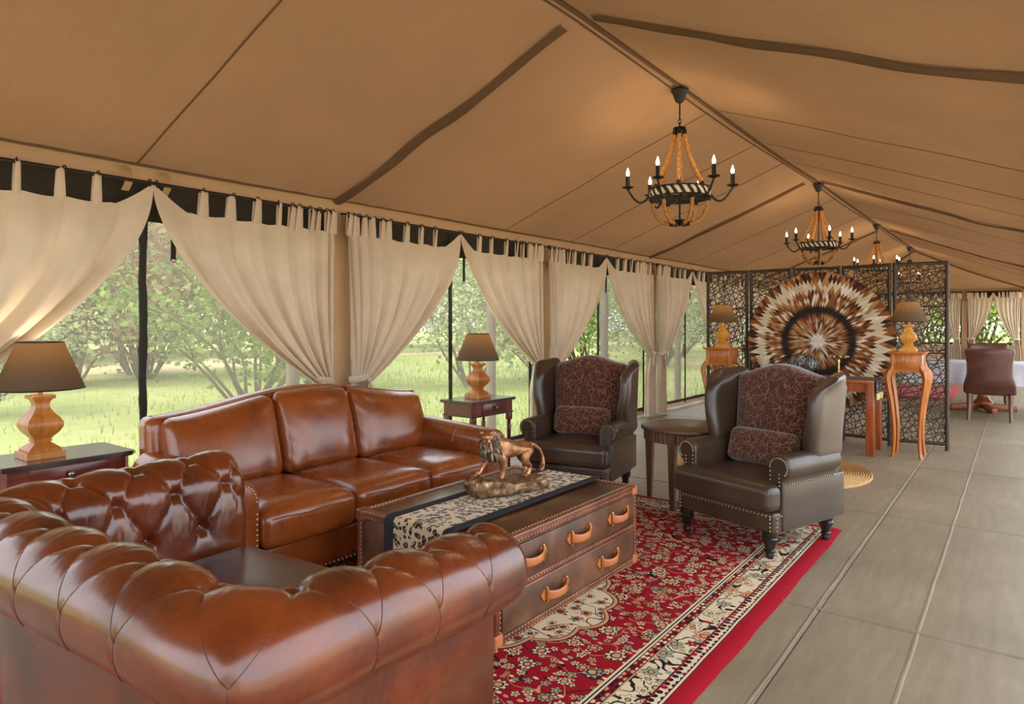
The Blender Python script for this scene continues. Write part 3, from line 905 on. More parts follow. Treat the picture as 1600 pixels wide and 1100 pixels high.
tag(o, 'red Persian rug with cream medallion and floral borders under the lounge seating', 'rug')
RZ0 = 0.0125

# ------------------------------------------------------------------ chesterfield chair
def chesterfield():
    t = thing('chesterfield_chair', 'deep-buttoned red-brown leather chesterfield chair with rolled arms nearest the camera', 'armchair', (1.15, 1.955, RZ0), 95)
    wi, yb, yf, ri = 0.525, 0.305, -0.41, 0.07
    YN, YF = -0.445, -0.395
    La = yb - ri - YN; Lf = yb - ri - YF; Lb = 2 * (wi - ri)
    def path(u):
        """u: 0..13 -> base point (q=0), outward normal"""
        if u <= 3: return (-wi, YN + La * u / 3, -1, 0, 0)
        if u < 4.5:
            a = (u - 3) / 1.5 * PI / 2
            k = (math.cos(a) ** 5 + math.sin(a) ** 5) ** -0.2
            return (-wi + ri - ri * math.cos(a), yb - ri + ri * math.sin(a), -math.cos(a) * k, math.sin(a) * k, 1)
        if u <= 8.5: return (-wi + ri + Lb * (u - 4.5) / 4, yb, 0, 1, 0)
        if u < 10:
            a = (u - 8.5) / 1.5 * PI / 2
            k = (math.cos(a) ** 5 + math.sin(a) ** 5) ** -0.2
            return (wi - ri + ri * math.sin(a), yb - ri + ri * math.cos(a), math.sin(a) * k, math.cos(a) * k, 1)
        return (wi, yb - ri - Lf * (u - 10) / 3, 1, 0, 0)
    def H(u):
        if u < 5.5: return lerp(0.703, 0.757, sstep(0, 3.6, u)) + 0.033 * sstep(3.2, 5.5, u)
        return lerp(0.79, 0.812, sstep(6, 10, u))
    R = 0.132
    def prof(t, h):
        """arc length t -> q, z, nq, nz ; roll of radius R on a panel"""
        zc = h - R
        l0 = zc - 0.36
        if t < l0: return (0, 0.36 + t, -1, 0)
        t -= l0
        la = R * math.radians(238)
        if t < la:
            a = PI - t / R
            return (R + R * math.cos(a), zc + R * math.sin(a), math.cos(a), math.sin(a))
        t -= la
        a = PI - math.radians(238)
        q0, z0 = R + R * math.cos(a), zc + R * math.sin(a)
        q1, z1 = 0.115, zc - R * 1.02
        l1 = math.hypot(q1 - q0, z1 - z0)
        if t < l1:
            k = t / l1; return (lerp(q0, q1, k), lerp(z0, z1, k), 0.55, -0.83)
        t -= l1
        return (q1 + 0.004, z1 - t, 1, 0)
    def total(h):
        zc = h - R; a = PI - math.radians(238)
        q0, z0 = R + R * math.cos(a), zc + R * math.sin(a)
        q1, z1 = 0.115, zc - R * 1.02
        return (zc - 0.36) + R * math.radians(238) + math.hypot(q1 - q0, z1 - z0) + (z1 - 0.05)
    TB = math.radians(180 - 103) * R
    def disp(u, t, h):
        l0 = (h - R) - 0.36
        x = t - l0 - TB
        v = x / 0.155 if x < 0 else x / 0.225
        up = u - 0.3
        a, b = up + v / 2, up - v / 2
        pil = (abs(math.sin(PI * a)) * abs(math.sin(PI * b))) ** (0.26 if v < -0.5 else 0.34)
        amp = 1.0
        if v < -2.0: amp = clamp(1 - (-2.0 - v) * 2)
        if v > 0: amp = clamp(1 - 0.95 * sstep(0, 0.7, v))
        if v > 1: amp = 0
        d = -0.024 * (1 - pil) * amp + 0.006 * amp * pil
        # buttons
        vi = round(v)
        if vi <= 0 and vi >= -2:
            ui = round(up - vi / 2) + vi / 2
            ds = math.hypot((up - ui) * 0.2, (v - vi) * (0.155 if v < 0 else 0.225))
            d -= 0.024 * math.exp(-(ds / 0.022) ** 2)
        if v > 0.8:
            du = abs((up + 0.5) - round(up + 0.5)) * 0.2
            d -= 0.005 * math.exp(-(du / 0.006) ** 2) * clamp(1 - (v - 1) / 0.45) * sstep(0.8, 1.0, v)
        # fine radiating creases close to the buttons
        if -2.3 < v < 0.9:
            d += 0.0016 * noise.noise(Vector((u * 16, v * 4, 0))) * amp
        return d
    nu, nv = 440, 150
    def pt(u, t, extra=0.0):
        h = H(u)
        bx, by, nx, ny, arc = path(u)
        q, z, nq, nz = prof(t, h)
        d = disp(u, t, h) + extra
        q2 = q + nq * d; z2 = z + nz * d
        return (bx + nx * q2, by + ny * q2, z2)
    b = MB()
    rows = []
    for i in range(nu + 1):
        u = 13 * i / nu
        tt = total(H(u))
        ring = []
        for j in range(nv + 1):
            k = j / nv
            tj = tt * (k * 1.18 if k < 0.72 else 0.8496 + (k - 0.72) / 0.28 * 0.1504)
            ring.append(pt(u, tj))
        rows.append(ring)
    # rounded fronts of the two arms
    def cap(ring, s):
        yf = YN if s > 0 else YF
        c = Vector((sum(p[0] for p in ring) / len(ring), 0, sum(p[2] for p in ring) / len(ring)))
        out = []
        for (f, dy) in ((0.995, 0.012), (0.965, 0.028), (0.90, 0.040), (0.78, 0.046), (0.5, 0.048)):
            out.append([(c.x + (p[0] - c.x) * f, yf - dy, c.z + (p[2] - c.z) * f) for p in ring])
        return out
    rows = list(reversed(cap(rows[0], 1))) + rows + cap(rows[-1], -1)
    n = nv + 1
    for r in rows: b.v += r
    for i in range(len(rows) - 1):
        for j in range(nv):
            b.f.append((i * n + j, i * n + j + 1, (i + 1) * n + j + 1, (i + 1) * n + j)); b.m.append(0)
        b.f.append((i * n + nv, i * n, (i + 1) * n, (i + 1) * n + nv)); b.m.append(0)
    b.f.append(tuple(range(n))); b.f.append(tuple((len(rows) - 1) * n + j for j in reversed(range(n)))); b.m += [0, 0]
    b.build('upholstery', M['chester'], t, 80)
    bt = MB(); bt.ball(0, 0, 0, 0.0115, 12, 8, sz=0.75); BM = bt.mesh('button', M['chester'])
    for vi in (0, -1, -2):
        for k in range(0, 14):
            u = k + 0.3 + (0.5 if vi == -1 else 0)
            if u > 12.9: continue
            h = H(u); l0 = h - R - 0.36
            tq = l0 + TB + vi * 0.155
            o = link('button', BM, t); o.location = pt(u, tq, 0.004)
            bx, by, nx, ny, a = path(u); q, z, nq, nz = prof(tq, h)
            o.rotation_euler = Vector((nx * nq, ny * nq, nz)).to_track_quat('Z', 'Y').to_euler()
    sm = MB()
    def seam(f, n):
        pts = []
        for i in range(n + 1):
            u, v = f(i / n)
            if u < 0.02 or u > 12.98: 
                if len(pts) > 2: sm.tube(pts, 0.0013, 4, caps=False)
                pts = []; continue
            l0 = H(u) - R - 0.36
            pts.append(pt(u, l0 + TB + v * (0.155 if v < 0 else 0.225), 0.0004))
        if len(pts) > 2: sm.tube(pts, 0.0013, 4, caps=False)
    for k in range(-1, 14):
        for sg in (-1, 1):
            seam(lambda t: (k + 0.3 + sg * 0.5 * t, t), 16)
            seam(lambda t: (k + 0.3 + sg * 0.5 * t, -t), 10)
            seam(lambda t: (k + 0.8 + sg * 0.5 * t, -1 - t), 10)
        seam(lambda t: (k + 0.8, 1 + 0.42 * t), 8)
    sm.build('pleat_seams', leather('pleat_thread', rgb(52, 20, 9), rgb(70, 28, 12), rgb(96, 44, 20), 0.5, 0.0), t, kind='stuff')
    s = MB(); s.rbox(0, -0.065, 0.365, 2 * wi - 0.01, 0.74,  0.17, 0.045, 4, 8, post=lambda p: (p.x, p.y, p.z + (0.018 * (1 - (p.x / 0.53) ** 2) * (1 - (p.y / 0.34) ** 2) if p.z > 0 else 0)))
    s.build('seat_cushion', leather('chesterfield_seat_leather', rgb(58, 30, 18), rgb(74, 40, 24), rgb(90, 52, 32), 0.34, 0.2), t)
    s = MB(); s.rbox(0, -0.37, 0.17, 2 * wi + 0.02, 0.06, 0.22, 0.02, 3, 2); s.box(0, 0.0, 0.17, 2 * wi + 0.1, 0.68, 0.2)
    s.build('base', M['chester'], t)
    nl = MB()
    for sx in (-1, 1):
        for i in range(20):
            nl.ball(sx * (wi + 0.09), (YN if sx < 0 else YF) - 0.047, 0.08 + i * 0.022, 0.006, 6, 4)
    nl.build('nailheads', M['brass'], t, kind='stuff')
    f = MB(); f.lathe([(0.022, 0), (0.036, 0.015), (0.04, 0.035), (0.03, 0.055), (0.034, 0.075)], 16); FM = f.mesh('foot', M['black'])
    for x in (-0.52, 0.52):
        for y in (-0.34, 0.31): o = link('foot', FM, t); o.location = (x, y, 0)
    return t
chesterfield()

# ------------------------------------------------------------------ three-seat sofa
def roll_arm(b, side, x_in, y0, y1, z0, zr, rr, q0, panel, front=0.03, nz=0.0):
    """rolled arm: panel with a roll on top, extruded along y, rounded front (y0 is the front)"""
    pr = []
    zc = zr - rr
    pr.append((0, z0)); pr.append((0, lerp(z0, zc, 0.5)))
    for i in range(17):
        a = PI - math.radians(236) * i / 16
        pr.append((q0 + rr + rr * math.cos(a), zc + rr * math.sin(a)))
    pr.append((panel, zc - rr * 1.05)); pr.append((panel + 0.002, zc - rr * 1.3)); pr.append((panel, z0))
    if q0 > 0: pr[1] = (q0 * 0.2, zc - rr * 0.7)
    cx = sum(p[0] for p in pr) / len(pr); cz = sum(p[1] for p in pr) / len(pr)
    secs = [(0.45, y0 - front), (0.8, y0 - front * 0.98), (0.93, y0 - front * 0.75), (0.985, y0 - front * 0.35), (1.0, y0)]
    for i in range(1, 9): secs.append((1.0, lerp(y0, y1, i / 8)))
    n = len(pr); o = len(b.v)
    for k, (f, y) in enumerate(secs):
        tt = clamp((y - y0) / (y1 - y0))
        for (q, z) in pr:
            b.v.append((side * (x_in + cx + (q - cx) * f), y, cz + (z - cz) * f + nz * tt * (1 if z > z0 + 0.05 else 0)))
    for k in range(len(secs) - 1):
        for j in range(n):
            l = (j + 1) % n
            q = (o + k * n + j, o + k * n + l, o + (k + 1) * n + l, o + (k + 1) * n + j)
            b.f.append(q if side < 0 else tuple(reversed(q))); b.m.append(0)
    e = tuple(o + j for j in range(n)); b.f.append(tuple(reversed(e)) if side < 0 else e); b.m.append(0)
    e = tuple(o + (len(secs) - 1) * n + j for j in range(n)); b.f.append(e if side < 0 else tuple(reversed(e))); b.m.append(0)
    return pr, cx, cz
def sofa():
    t = thing('leather_sofa', 'tan leather three-seat sofa with camelback cushions along the tent wall', 'sofa', (2.70, 3.33, RZ0), 0)
    def ztop(x): return 0.828 + 0.105 * (0.5 + 0.5 * math.cos(PI * clamp(x / 1.03, -1, 1)))
    b = MB()
    def pf(p):
        k = (p.z + 0.36) / 0.72
        return (p.x, p.y + 0.06 * k, lerp(0.10, ztop(p.x) - 0.0, k) - 0.46)
    b.rbox(0, 0.40, 0.46, 2.02, 0.15, 0.72, 0.05, 4, 22, post=pf)
    b.build('back_frame', M['sofa'], t)
    pp = MB()
    for y in (0.40, 0.515):
        pp.tube([(x, y - 0.005, ztop(x) - 0.012) for x in [lerp(-0.97, 0.97, i / 50) for i in range(51)]], 0.006, 6)
    pp.build('piping', M['sofa'], t)
    b = MB(); b.rbox(0, 0.0, 0.14, 1.78, 0.80, 0.19, 0.02, 3, 4)
    b.build('base', M['sofa'], t)
    nl = MB()
    for i in range(64): nl.ball(-0.87 + i * 0.0276, -0.403, 0.062, 0.0062, 6, 4)
    nl.build('nailheads', M['brass'], t, kind='stuff')
    # seats
    xb = [-0.856, -0.27, 0.32, 0.856]
    for i in range(3):
        x0, x1 = xb[i], xb[i + 1]; w = x1 - x0 - 0.004
        s = MB()
        def ps(p, w=w):
            e = (1 - (2 * p.x / w) ** 4) * (1 - (2 * p.y / 0.70) ** 4)
            z = p.z + (0.035 * e if p.z > 0 else 0) + 0.004 * noise.noise(Vector((p.x * 6 + i * 9, p.y * 6, 3)))
            if p.y < -0.30: z -= 0.012 * ((-0.30 - p.y) / 0.05)
            return (p.x, p.y + 0.012 * (1 - (2 * p.x / w) ** 2) * (-1 if p.y < 0 else 0), z)
        s.rbox((x0 + x1) / 2, -0.10, 0.335, w, 0.70, 0.19, 0.055, 4, 12, post=ps)
        o = s.build('seat_cushion', M['sofa'], t)
        q = MB(); q.tube([(lerp(x0 + 0.05, x1 - 0.05, k / 12), -0.4545 - 0.012 * (1 - (2 * k / 12 - 1) ** 2), 0.388 + 0.003 * math.sin(k)) for k in range(13)], 0.0035, 5)
        q.build('stitched_seam', M['sofa'], o)
    # backs
    xb = [-0.955, -0.285, 0.285, 0.965]
    for i in range(3):
        x0, x1 = xb[i], xb[i + 1]; w = x1 - x0 - 0.006; cx = (x0 + x1) / 2
        s = MB()
        def pb(p, w=w, cx=cx, i=i):
            k = clamp((p.z + 0.25) / 0.5)
            z = lerp(0.415, ztop(p.x + cx) - 0.012, k)
            e = (1 - (2 * p.x / w) ** 4) * (1 - (2 * k - 1) ** 4)
            y = p.y
            if p.y < 0:
                y -= 0.055 * e + 0.01 * e * (1 - k)
                wr = math.exp(-((abs(p.x) - w / 2) / 0.10) ** 2) if i == 1 else math.exp(-((p.x - (w / 2 if i == 0 else -w / 2)) / 0.08) ** 2)
                y += 0.008 * wr * noise.noise(Vector((p.x * 4 + 3 * i, z * 24 + p.x * 30, 2.0)))
                y += 0.005 * noise.noise(Vector((p.x * 5, z * 5, i * 3.0)))
            xx = p.x
            if i == 0 and p.x < -w / 2 + 0.12 or i == 2 and p.x > w / 2 - 0.12: pass
            return (xx, y + 0.13 * k + 0.26, z)
        s.rbox(cx, 0, 0, w, 0.16, 0.5, 0.06, 5, 16, post=pb)
        s.build('back_cushion', M['sofa'], t)
    for sd in (-1, 1):
        a = MB(); roll_arm(a, sd, 0.852, -0.40, 0.42, 0.05, 0.60, 0.115, -0.0, 0.17, 0.03, 0.05)
        o = a.build('arm', M['sofa'], t, 60)
        sc = MB()
        sc.tube([(sd * (0.852 + 0.115 + 0.117 * math.cos(PI - math.radians(200) * k / 20)), -0.12, 0.497 + 0.117 * math.sin(PI - math.radians(200) * k / 20)) for k in range(21)], 0.0028, 5)
        sc.build('stitched_seam', plain('tan_thread', rgb(196, 140, 90), 0.7), o)
        nl = MB()
        for k in range(20):
            a_ = PI - math.radians(230) * k / 19
            nl.ball(sd * (0.852 + 0.115 + 0.09 * math.cos(a_)), -0.428, 0.485 + 0.09 * math.sin(a_), 0.006, 6, 4)
        for k in range(14): nl.ball(sd * 0.875, -0.427, 0.10 + 0.025 * k, 0.006, 6, 4)
        nl.build('nailheads', M['brass'], o, kind='stuff')
    f = MB(); f.lathe([(0.022, 0), (0.034, 0.02), (0.03, 0.05)], 12); FM = f.mesh('foot', M['black'])
    for x in (-0.9, 0.9):
        for y in (-0.34, 0.34): o = link('foot', FM, t); o.location = (x, y, 0)
sofa()

# ------------------------------------------------------------------ wing armchairs
def leopard_plush():
    m = NT('brown_leopard_plush')
    p = m.oc()
    w = m.vm('ADD', p, m.vm('SCALE', m.vm('SUBTRACT', m.noise(18, 3, col=True), (0.5, 0.5, 0.5)), 0.07))
    w = m.vm('MULTIPLY', w, (1.0, 1.0, 0.8))
    e = m.vor(30, vec=w, feat='DISTANCE_TO_EDGE')['Distance']
    d = m.vor(30, vec=w)['Distance']
    br = m.noise(20, 2)
    line = m.m('MULTIPLY', m.step(0.085, 0.03, e), m.step(0.28, 0.46, br))
    c = m.mix(line, m.mix(m.step(0.25, 0.1, d), rgb(72, 36, 28), rgb(86, 47, 36)), rgb(128, 90, 66))
    return m.done(m.bsdf(c, 0.8, m.bump(m.noise(200, 2), 0.2, 0.003), sheen=0.5, spec=0.2))
M['plush'] = leopard_plush()
M['plush2'] = M['plush']
def wingchair(label, loc, rz):
    t = thing('wing_armchair', label, 'armchair', loc, rz, 'wingback armchairs')
    L = M['wing']
    b = MB(); b.rbox(0, 0.03, 0.205, 0.70, 0.66, 0.12, 0.018, 3, 4)
    b.build('apron', L, t)
    nl = MB()
    for i in range(27): nl.ball(-0.325 + i * 0.025, -0.302, 0.243, 0.0062, 6, 4)
    for sx in (-1, 1):
        for i in range(4): nl.ball(sx * 0.325, -0.302, 0.162 + i * 0.022, 0.0062, 6, 4)
        for i in range(4): nl.ball(sx * 0.352, -0.275, 0.162 + i * 0.024, 0.0062, 6, 4)
        for i in range(3): nl.ball(sx * 0.352, -0.255 + i * 0.022, 0.243, 0.0062, 6, 4)
    nl.build('nailheads', M['brass'], t, kind='stuff')
    s = MB()
    def ps(p):
        z = p.z + (0.028 * (1 - (p.x / 0.36) ** 2) * (1 - (p.y / 0.36) ** 2) if p.z > 0 else 0)
        k = sstep(-0.16, -0.24, p.y)
        return (p.x * lerp(0.72, 1.0, k), p.y - 0.01 * (1 - (p.x / 0.36) ** 2) * k, z)
    s.rbox(0, -0.015, 0.345, 0.72, 0.68, 0.155, 0.045, 4, 22, post=ps)
    o = s.build('seat_cushion', L, t)
    q = MB()
    for z in (0.388, 0.288): q.tube([(lerp(-0.345, 0.345, k / 14), -0.3475 - 0.01 * (1 - (2 * k / 14 - 1) ** 2), z) for k in range(15)], 0.003, 5)
    q.build('piping', L, o)
    for sd in (-1, 1):
        a = MB(); roll_arm(a, sd, 0.262, -0.21, 0.30, 0.15, 0.585, 0.072, 0.0, 0.098, 0.02, 0.0)
        o = a.build('arm', L, t, 60)
        fm = MB()
        pr = [(0.262 + 0.072 + 0.066 * math.cos(PI - math.radians(230) * i / 14), 0.513 + 0.066 * math.sin(PI - math.radians(230) * i / 14)) for i in range(15)] + [(0.345, 0.43), (0.345, 0.405), (0.27, 0.405)]
        pr = [(sd * x, z) for x, z in pr]
        if sd < 0: pr = pr[::-1]
        fm.prism(pr, 0, 0.008, M=T(0, -0.2285, 0) @ RX(90) @ T(0, 0, -0.004))
        fm.build('scroll_front', L, o)
        nl = MB()
        for k in range(19):
            a_ = PI - math.radians(225) * k / 18
            nl.ball(sd * (0.334 + 0.055 * math.cos(a_)), -0.234, 0.513 + 0.055 * math.sin(a_), 0.0055, 6, 4)
        for k in range(4): nl.ball(sd * 0.281, -0.234, 0.415 + 0.024 * k, 0.0055, 6, 4); nl.ball(sd * 0.338, -0.234, 0.41 + 0.022 * k, 0.0055, 6, 4)
        for k in range(20): nl.ball(sd * 0.364, -0.17 + 0.024 * k, 0.415 + 0.002 * math.sin(k), 0.0055, 6, 4)
        nl.build('nailheads', M['brass'], o, kind='stuff')
        # outer side panel
        sp = MB(); sp.rbox(sd * 0.345, 0.10, 0.285, 0.035, 0.64, 0.27, 0.015, 3, 3); sp.build('side_panel', L, t)
        # wing
        w = MB()
        def pw(p, sd=sd):
            k = (p.z + 0.26) / 0.52
            f = (0.14 - p.y) / 0.28
            y = p.y + 0.05 * k - 0.05 * math.sin(PI * clamp(k)) * f - 0.02 * sstep(0.45, 0.9, k) * f
            y += 0.085 * sstep(0.78, 1.0, k) * f
            x = p.x + sd * (0.03 * f * sstep(0.1, 0.6, k) + 0.045 * max(0, f) * sstep(0.78, 1.0, k))
            z = p.z - 0.02 * f * sstep(0.7, 1, k)
            return (x, y, z)
        w.rbox(sd * 0.345, 0.205, 0.775, 0.10, 0.31, 0.53, 0.05, 6, 10, post=pw)
        o = w.build('wing', L, t, 60)
    b = MB()
    def zt(x): return 1.00 + 0.07 * (0.5 + 0.5 * math.cos(PI * clamp(x / 0.33, -1, 1)))
    def pb(p):
        k = clamp((p.z + 0.30) / 0.60)
        z = lerp(0.40, zt(p.x), k)
        e = max(0, 1 - (p.x / 0.32) ** 2)
        y = p.y + 0.11 * k
        if p.y < 0: y -= 0.04 * e * math.sin(PI * clamp(k * 0.85 + 0.1))
        return (p.x * lerp(0.84, 1.0, k), y + 0.22, z)
    b.rbox(0, 0, 0, 0.64, 0.13, 0.60, 0.05, 5, 14, post=pb)
    b.build('backrest', M['plush'], t, 60)
    b = MB()
    def pk(p):
        k = clamp((p.z + 0.40) / 0.80)
        return (p.x * lerp(0.96, 1.03, k), p.y + 0.10 * k + 0.315, lerp(0.15, zt(p.x) - 0.035, k))
    b.rbox(0, 0, 0, 0.72, 0.09, 0.80, 0.035, 4, 10, post=pk)
    b.build('back_shell', L, t, 60)
    f = MB(); f.lathe([(0.020, 0), (0.024, 0.02), (0.022, 0.028), (0.030, 0.036), (0.030, 0.044), (0.024, 0.05), (0.036, 0.085), (0.044, 0.10), (0.046, 0.112), (0.04, 0.12), (0.044, 0.135), (0.044, 0.15)], 18)
    FM = f.mesh('foot', M['black'])
    for x in (-0.30, 0.30):
        for y in (-0.265, 0.31): o = link('foot', FM, t); o.location = (x, y, 0)
    return t
FA = 162
wa = wingchair('dark olive leather wing armchair, leopard back, nearer the open floor at the rug corner', (4.29, 1.34, RZ0), FA + 90)
wb = dup(wa, None, 'dark olive leather wing armchair, leopard back, farther away beside the sofa and curtains', (4.60, 2.82, RZ0), 190 + 90)
def bolster(label, chair):
    b = MB()
    def pp(p):
        e = abs(p.x) / 0.235
        f = 1 - 0.05 * e ** 4
        return (p.x + 0.006 * noise.noise(Vector((p.z * 20, p.y * 20, 1))), p.y * f, p.z * f)
    b.rbox(0, 0, 0, 0.47, 0.125, 0.225, 0.05, 5, 12, post=pp)
    o = b.build('lumbar_pillow', M['plush2'], ang=60)
    tag(o, label, 'pillow', 'lumbar pillows')
    m = Matrix.Translation(chair.location) @ Matrix.Rotation(chair.rotation_euler.z, 4, 'Z')
    o.matrix_world = m @ T(0, 0.105, 0.545) @ RX(-18)
    return o
bolster('leopard print lumbar pillow on the wing armchair nearer the open floor', wa)
bolster('leopard print lumbar pillow on the wing armchair beside the curtains', wb)

# ------------------------------------------------------------------ trunk
def trunk():
    X0, X1, Y0, Y1, h = 2.155, 3.42, 1.713, 2.567, 0.43
    w, d = X1 - X0, Y1 - Y0
    t = thing('steamer_chest', 'brown leather steamer trunk coffee table with studded trim and strap handles', 'trunk', ((X0 + X1) / 2, (Y0 + Y1) / 2, RZ0), 0)
    b = MB(); b.rbox(0, 0, h / 2, w - 0.01, d - 0.01, h - 0.006, 0.012, 3, 2); b.build('body', M['trunk'], t)
    b = MB(); b.cbox(0, 0, h - 0.004, w - 0.07, d - 0.07, 0.008, 0.003); b.build('lid_panel', M['trunk_top'], t)
    hw, hd = w / 2, d / 2
    tw = 0.034
    bars = []
    for s in (-1, 1):
        bars += [((0, s * (hd - 0.003), h - tw / 2), (w - 0.02, 0.012, tw)), ((0, s * (hd - tw / 2), h - 0.001), (w - 0.02, tw, 0.010)),
                 ((s * (hw - 0.003), 0, h - tw / 2), (0.012, d - 0.02, tw)), ((s * (hw - tw / 2), 0, h - 0.001), (tw, d - 0.02, 0.010)),
                 ((0, s * (hd - 0.003), tw / 2 + 0.002), (w - 0.02, 0.012, tw)), ((s * (hw - 0.003), 0, tw / 2 + 0.002), (0.012, d - 0.02, tw))]
        for r in (-1, 1):
            bars += [((s * (hw - tw / 2), r * (hd - 0.003), h / 2), (tw, 0.012, h - 0.02)), ((s * (hw - 0.003), r * (hd - tw / 2), h / 2), (0.012, tw, h - 0.02))]
    bars += [((0, -(hd - 0.003), 0.212), (w - 0.06, 0.014, 0.03))]
    bm = MB()
    for (c, s) in bars: bm.rbox(c[0], c[1], c[2], s[0], s[1], s[2], 0.004, 2, 1)
    bm.build('leather_trim', M['trunk_trim'], t)
    q = MB()
    q.tube([(-hw + 0.03, -hd - 0.006, 0.198), (hw - 0.03, -hd - 0.006, 0.198)], 0.006, 8)
    q.tube([(-hw + 0.03, -hd - 0.004, h + 0.001), (hw - 0.03, -hd - 0.004, h + 0.001)], 0.007, 8)
    q.build('beading', M['trunk_trim'], t)
    st = MB()
    def studs(a, c, n, r=0.0042):
        for i in range(n):
            p = Vector(a).lerp(Vector(c), i / (n - 1)); st.ball(p.x, p.y, p.z, r, 5, 4)
    for z in (h - 0.022, 0.012, 0.218, 0.03): studs((-hw + 0.04, -hd - 0.004 - (0.002 if z == 0.218 else 0), z), (hw - 0.04, -hd - 0.004 - (0.002 if z == 0.218 else 0), z), 52)
    studs((-hw + 0.04, -hd + 0.028, h + 0.004), (hw - 0.04, -hd + 0.028, h + 0.004), 52)
    studs((-hw + 0.04, hd - 0.028, h + 0.004), (hw - 0.04, hd - 0.028, h + 0.004), 52)
    studs((-hw - 0.003, -hd + 0.04, h - 0.026), (-hw - 0.003, hd - 0.04, h - 0.026), 34)
    studs((-hw - 0.003, -hd + 0.04, 0.022), (-hw - 0.003, hd - 0.04, 0.022), 34)
    studs((hw - 0.028, -hd + 0.04, h + 0.004), (hw - 0.028, hd - 0.04, h + 0.004), 34)
    for sx in (-1, 1): studs((sx * (hw - 0.026), -hd - 0.004, 0.04), (sx * (hw - 0.026), -hd - 0.004, h - 0.04), 18)
    studs((-hw - 0.004, -hd + 0.026, 0.04), (-hw - 0.004, -hd + 0.026, h - 0.04), 18)
    studs((-hw - 0.004, hd - 0.026, 0.04), (-hw - 0.004, hd - 0.026, h - 0.04), 18)
    st.build('studs', M['brass'], t, kind='stuff')
    cm = MB(); cm.rbox(0, 0, 0, 0.056, 0.056, 0.056, 0.012, 3, 1); CM = cm.mesh('corner_cap', M['tan_strap'])
    cd = MB(); cd.rbox(0, 0, 0, 0.062, 0.062, 0.062, 0.014, 3, 1); CD = cd.mesh('corner_cap', M['trunk_trim'])
    for sx in (-1, 1):
        for sy in (-1, 1):
            for z in (0.026, h - 0.021):
                o = link('corner_cap', CD if (sx < 0 and z > 0.1) else CM, t); o.location = (sx * (hw - 0.020), sy * (hd - 0.020), z)
    # drawer fronts with seam lines
    for (z0, z1) in ((0.235, h - 0.042), (0.042, 0.192)):
        f = MB(); f.cbox(0, -hd + 0.001, (z0 + z1) / 2, w - 0.085, 0.012, z1 - z0, 0.003); o = f.build('drawer_front', M['trunk'], t)
    # strap handles
    hb = MB()
    n = 16
    def strap(u, v):
        k = (u - 0.5) * 2
        bow = 0.030 * (1 - abs(k) ** 3.0)
        a = 2 * PI * v
        return (k * 0.085, -0.006 - bow - 0.005 * math.cos(a), 0.022 * math.sin(a) * (1.0 - 0.2 * (1 - k * k)) - 0.008 * (1 - k * k))
    hb.grid(strap, n, 12, cv=True)
    for s in (-1, 1):
        poly = [(s * 0.066, -0.025), (s * 0.098, -0.025), (s * 0.118, 0.0), (s * 0.098, 0.025), (s * 0.066, 0.025)]
        hb.prism(poly if s > 0 else poly[::-1], 0, 0.007, M=RX(90))
    HS = hb.mesh('handle_strap', M['tan_strap'])
    cl = MB()
    cl.cbox(0, -0.016, 0, 0.010, 0.010, 0.060, 0.002)
    for z in (-0.032, 0.032): cl.ball(0, -0.012, z, 0.0055, 8, 5)
    HC = cl.mesh('handle_clip', M['gold'])
    for (x, z) in ((-0.39, 0.315), (0.015, 0.315), (0.41, 0.315), (-0.20, 0.117), (0.30, 0.117)):
        o = link('handle', HS, t); o.location = (x, -hd - 0.006, z)
        
        for s in (-1, 1): c = link('clip', HC, o); c.location = (s * 0.082, 0, 0)
    return t
TR = trunk()
TZ = RZ0 + 0.435
def leopard_cloth():
    m = NT('leopard_print_cloth')
    p = m.oc()
    w = m.vm('ADD', p, m.vm('SCALE', m.vm('SUBTRACT', m.noise(26, 2, col=True), (0.5, 0.5, 0.5)), 0.022))
    v = m.vor(33, vec=w, rand=0.75)
    d = v['Distance']; br = m.noise(70, 1)
    ring = m.m('MULTIPLY', m.m('MULTIPLY', m.step(0.14, 0.22, d), m.step(0.56, 0.46, d)), m.step(0.36, 0.42, br))
    c = m.mix(m.step(0.34, 0.24, d), rgb(214, 196, 164), rgb(164, 112, 62))
    c = m.mix(ring, c, rgb(30, 24, 20))
    return m.done(m.bsdf(c, 0.85, m.bump(m.noise(250, 2), 0.2, 0.003), sheen=0.2, spec=0.15))
